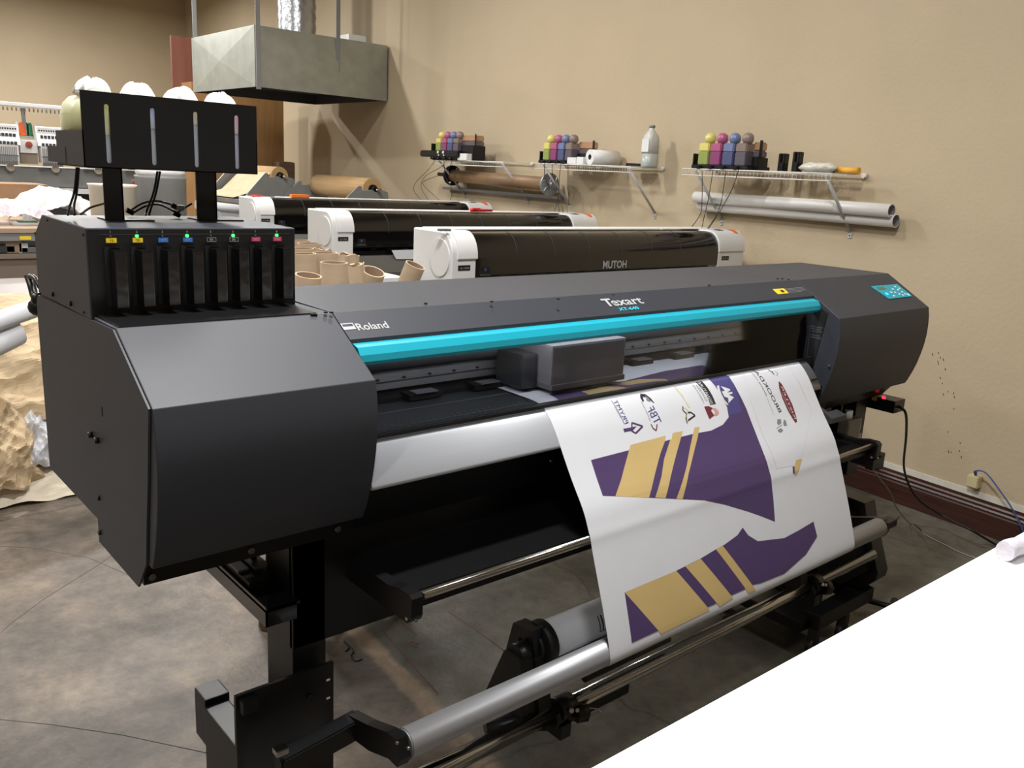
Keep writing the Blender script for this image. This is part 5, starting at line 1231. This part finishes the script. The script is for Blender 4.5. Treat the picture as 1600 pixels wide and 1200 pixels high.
m = MB(); p = PZ(40, 351, zt); m.box((p.x - .09, p.y - .06, zt), (p.x + .12, p.y + .07, zt + .018), .005); m.m(1); m.box((p.x - .05, p.y - .05, zt + .018), (p.x + .07, p.y + .03, zt + .026), .003); small('green_packet', 'white packet with green print at the front of the workbench', 'packet', m, [WHITE, GREEN])
# bins between
m = MB(); a = PY(168, 335, 6.6); m.lathe((PY(176, 300, 6.6).x, 6.6, 0), [(.11, 0), (.155, PY(176, 292, 6.6).z), (.165, PY(176, 290, 6.6).z + .01), (.14, PY(176, 290, 6.6).z)], n=28); small('cream_bin', 'cream bin behind the left post of the tank rack', 'bin', m, [CREAM])
pb_ = thing('lined_bin', 'grey bin with white liner right of the cream bin', 'bin', (PY(252, 300, 6.9).x, 6.9, 0))
x_ = PY(252, 300, 6.9).x; zr = PY(252, 279, 6.9).z
m = MB(); m.lathe((x_, 6.9, 0), [(.15, 0), (.185, zr), (.19, zr + .02), (.17, zr + .02)], n=28); m.build('bin_body', GREYPAINT, pb_)
m = MB(); m.lathe((x_, 6.9, zr + .02), [(.17, 0), (.18, .03), (.16, .07), (.12, .09)], n=20); m.build('liner', BAG, pb_)
m = MB(); a = PY(205, 318, 7.8); b_ = PY(231, 303, 7.8); m.box((a.x, 7.8, 0), (b_.x, 8.1, b_.z), .004); small('small_carton', 'small brown carton between the two bins', 'box', m, [BOXC])
m = MB(); p = PY(210, 297, 7.93); m.lathe((p.x, 7.93, PY(231, 303, 7.8).z), [(.03, 0), (.025, .02), (.022, .10), (.015, .11)], n=16); small('thread_spool', 'dark red thread spool seen between the rack posts', 'thread spool', m, [RED], 'thread spools')

# ------------------------------------------------------------------ paper pile behind the left end
p = PY(30, 560, 4.0)
m = MB(); A_ = PY(-120, 542, 3.55); B_ = PY(56, 481, 3.75); m.ring(A_, B_, .036, .026); tag(m.build('vinyl_roll', [WSHEET, BROWNP, WSHEET]), 'upper white roll pointing out from behind the printer', 'paper roll', 'white rolls on the paper pile')
m = MB(); A_ = PY(-110, 583, 3.6); B_ = PY(24, 517, 3.75); m.ring(A_, B_, .058, .053); tag(m.build('vinyl_roll', [WSHEET, BROWNP, WSHEET]), 'lower loosely curled white roll on the paper pile', 'paper roll', 'white rolls on the paper pile')
m = MB(); m.box((.25, 4.85, .046), (1.5, 5.25, .62), .01); small('pile_carton', 'large carton buried under the crumpled paper', 'box', m, [BOXC])
G = 'crumpled sheets in the paper pile'
crumple((.80, 4.55, .50), .50, .30, .16, 1.3, KRAFT, 'upper crumpled kraft sheet in the pile at the left edge', 'paper', 'crumpled_paper', G, tilt=(.8, .1))
crumple((.62, 4.35, .30), .20, .28, .15, 2.2, KRAFT, 'left crumpled kraft sheet in front of the white one', 'paper', 'crumpled_paper', G, tilt=(1.1, .2))
crumple((.82, 4.40, .30), .15, .22, .13, 5.2, WSHEET, 'white crumpled sheet between the kraft ones', 'paper', 'crumpled_paper', G, tilt=(1.0, -.1))
crumple((1.02, 4.48, .32), .12, .25, .14, 7.7, KRAFT, 'right crumpled kraft sheet against the printer side', 'paper', 'crumpled_paper', G, tilt=(1.1, -.3))
crumple((.75, 4.75, .70), .50, .26, .08, 8.8, KRAFT, 'topmost kraft sheet of the pile, under the white rolls', 'paper', 'crumpled_paper', G, tilt=(.4, .0))
crumple((.80, 4.38, .08), .48, .22, .07, 9.9, mat('cream_paper', 'DDD3BF', .7), 'lowest cream sheet of the pile, above the white tray', 'paper', 'crumpled_paper', G, tilt=(.5, .02))
m = MB(); a = PZ(0, 743, .0); b_ = PZ(80, 733, .0); m.box((a.x - .6, a.y, 0), (b_.x + .35, a.y + .5, .045), .006); small('white_tray', 'flat white tray on the floor under the crumpled paper', 'tray', m, [WHITE])

# ------------------------------------------------------------------ light
def area(loc, sx, sy, e, col=(1, .98, .95), rot=(0, 0, 0)):
    l = bpy.data.lights.new('ceiling_lamp', 'AREA'); l.shape = 'RECTANGLE'; l.size = sx; l.size_y = sy; l.energy = e; l.color = col
    o = bpy.data.objects.new('ceiling_lamp', l); COL.objects.link(o); o.location = loc; o.rotation_euler = rot; return o
for (x, y, e) in ((1.0, 1.25, 130), (2.2, 3.2, 45), (-1.6, 2.9, 60), (2.3, 5.4, 95), (2.3, 8.8, 120), (-.8, 7.0, 90), (-.6, 11.5, 240), (3.0, 12.8, 190), (-2.6, -.5, 30), (-.2, -.5, 38)):
    area((x, y, 3.9), .5, .2, e)
l = area((1.66, 1.46, 1.235), 1.6, .02, 1.6, (.95, .98, 1), (math.radians(18), 0, 0)); l.name = 'added_window_fill'  # added fill strip to brighten the window interior, not a ceiling lamp
w = bpy.data.worlds.new('world'); sc.world = w; w.use_nodes = True
w.node_tree.nodes['Background'].inputs[0].default_value = (.9, .92, 1, 1); w.node_tree.nodes['Background'].inputs[1].default_value = .05

# ------------------------------------------------------------------ camera and view
cd = bpy.data.cameras.new('camera'); cam = bpy.data.objects.new('camera', cd); COL.objects.link(cam)
right = V(RM[0]); up = -V(RM[1]); back = -V(RM[2])
mw = Matrix((right, up, back)).transposed().to_4x4(); mw.translation = CAM; cam.matrix_world = mw
cd.sensor_fit = 'HORIZONTAL'; cd.sensor_width = 36; cd.lens = F / 1600 * 36; cd.clip_start = .05
sc.camera = cam
sc.view_settings.view_transform = 'Standard'; sc.view_settings.look = 'None'; sc.view_settings.gamma = 1; sc.view_settings.exposure = 0.0
sc.view_settings.use_curve_mapping = False
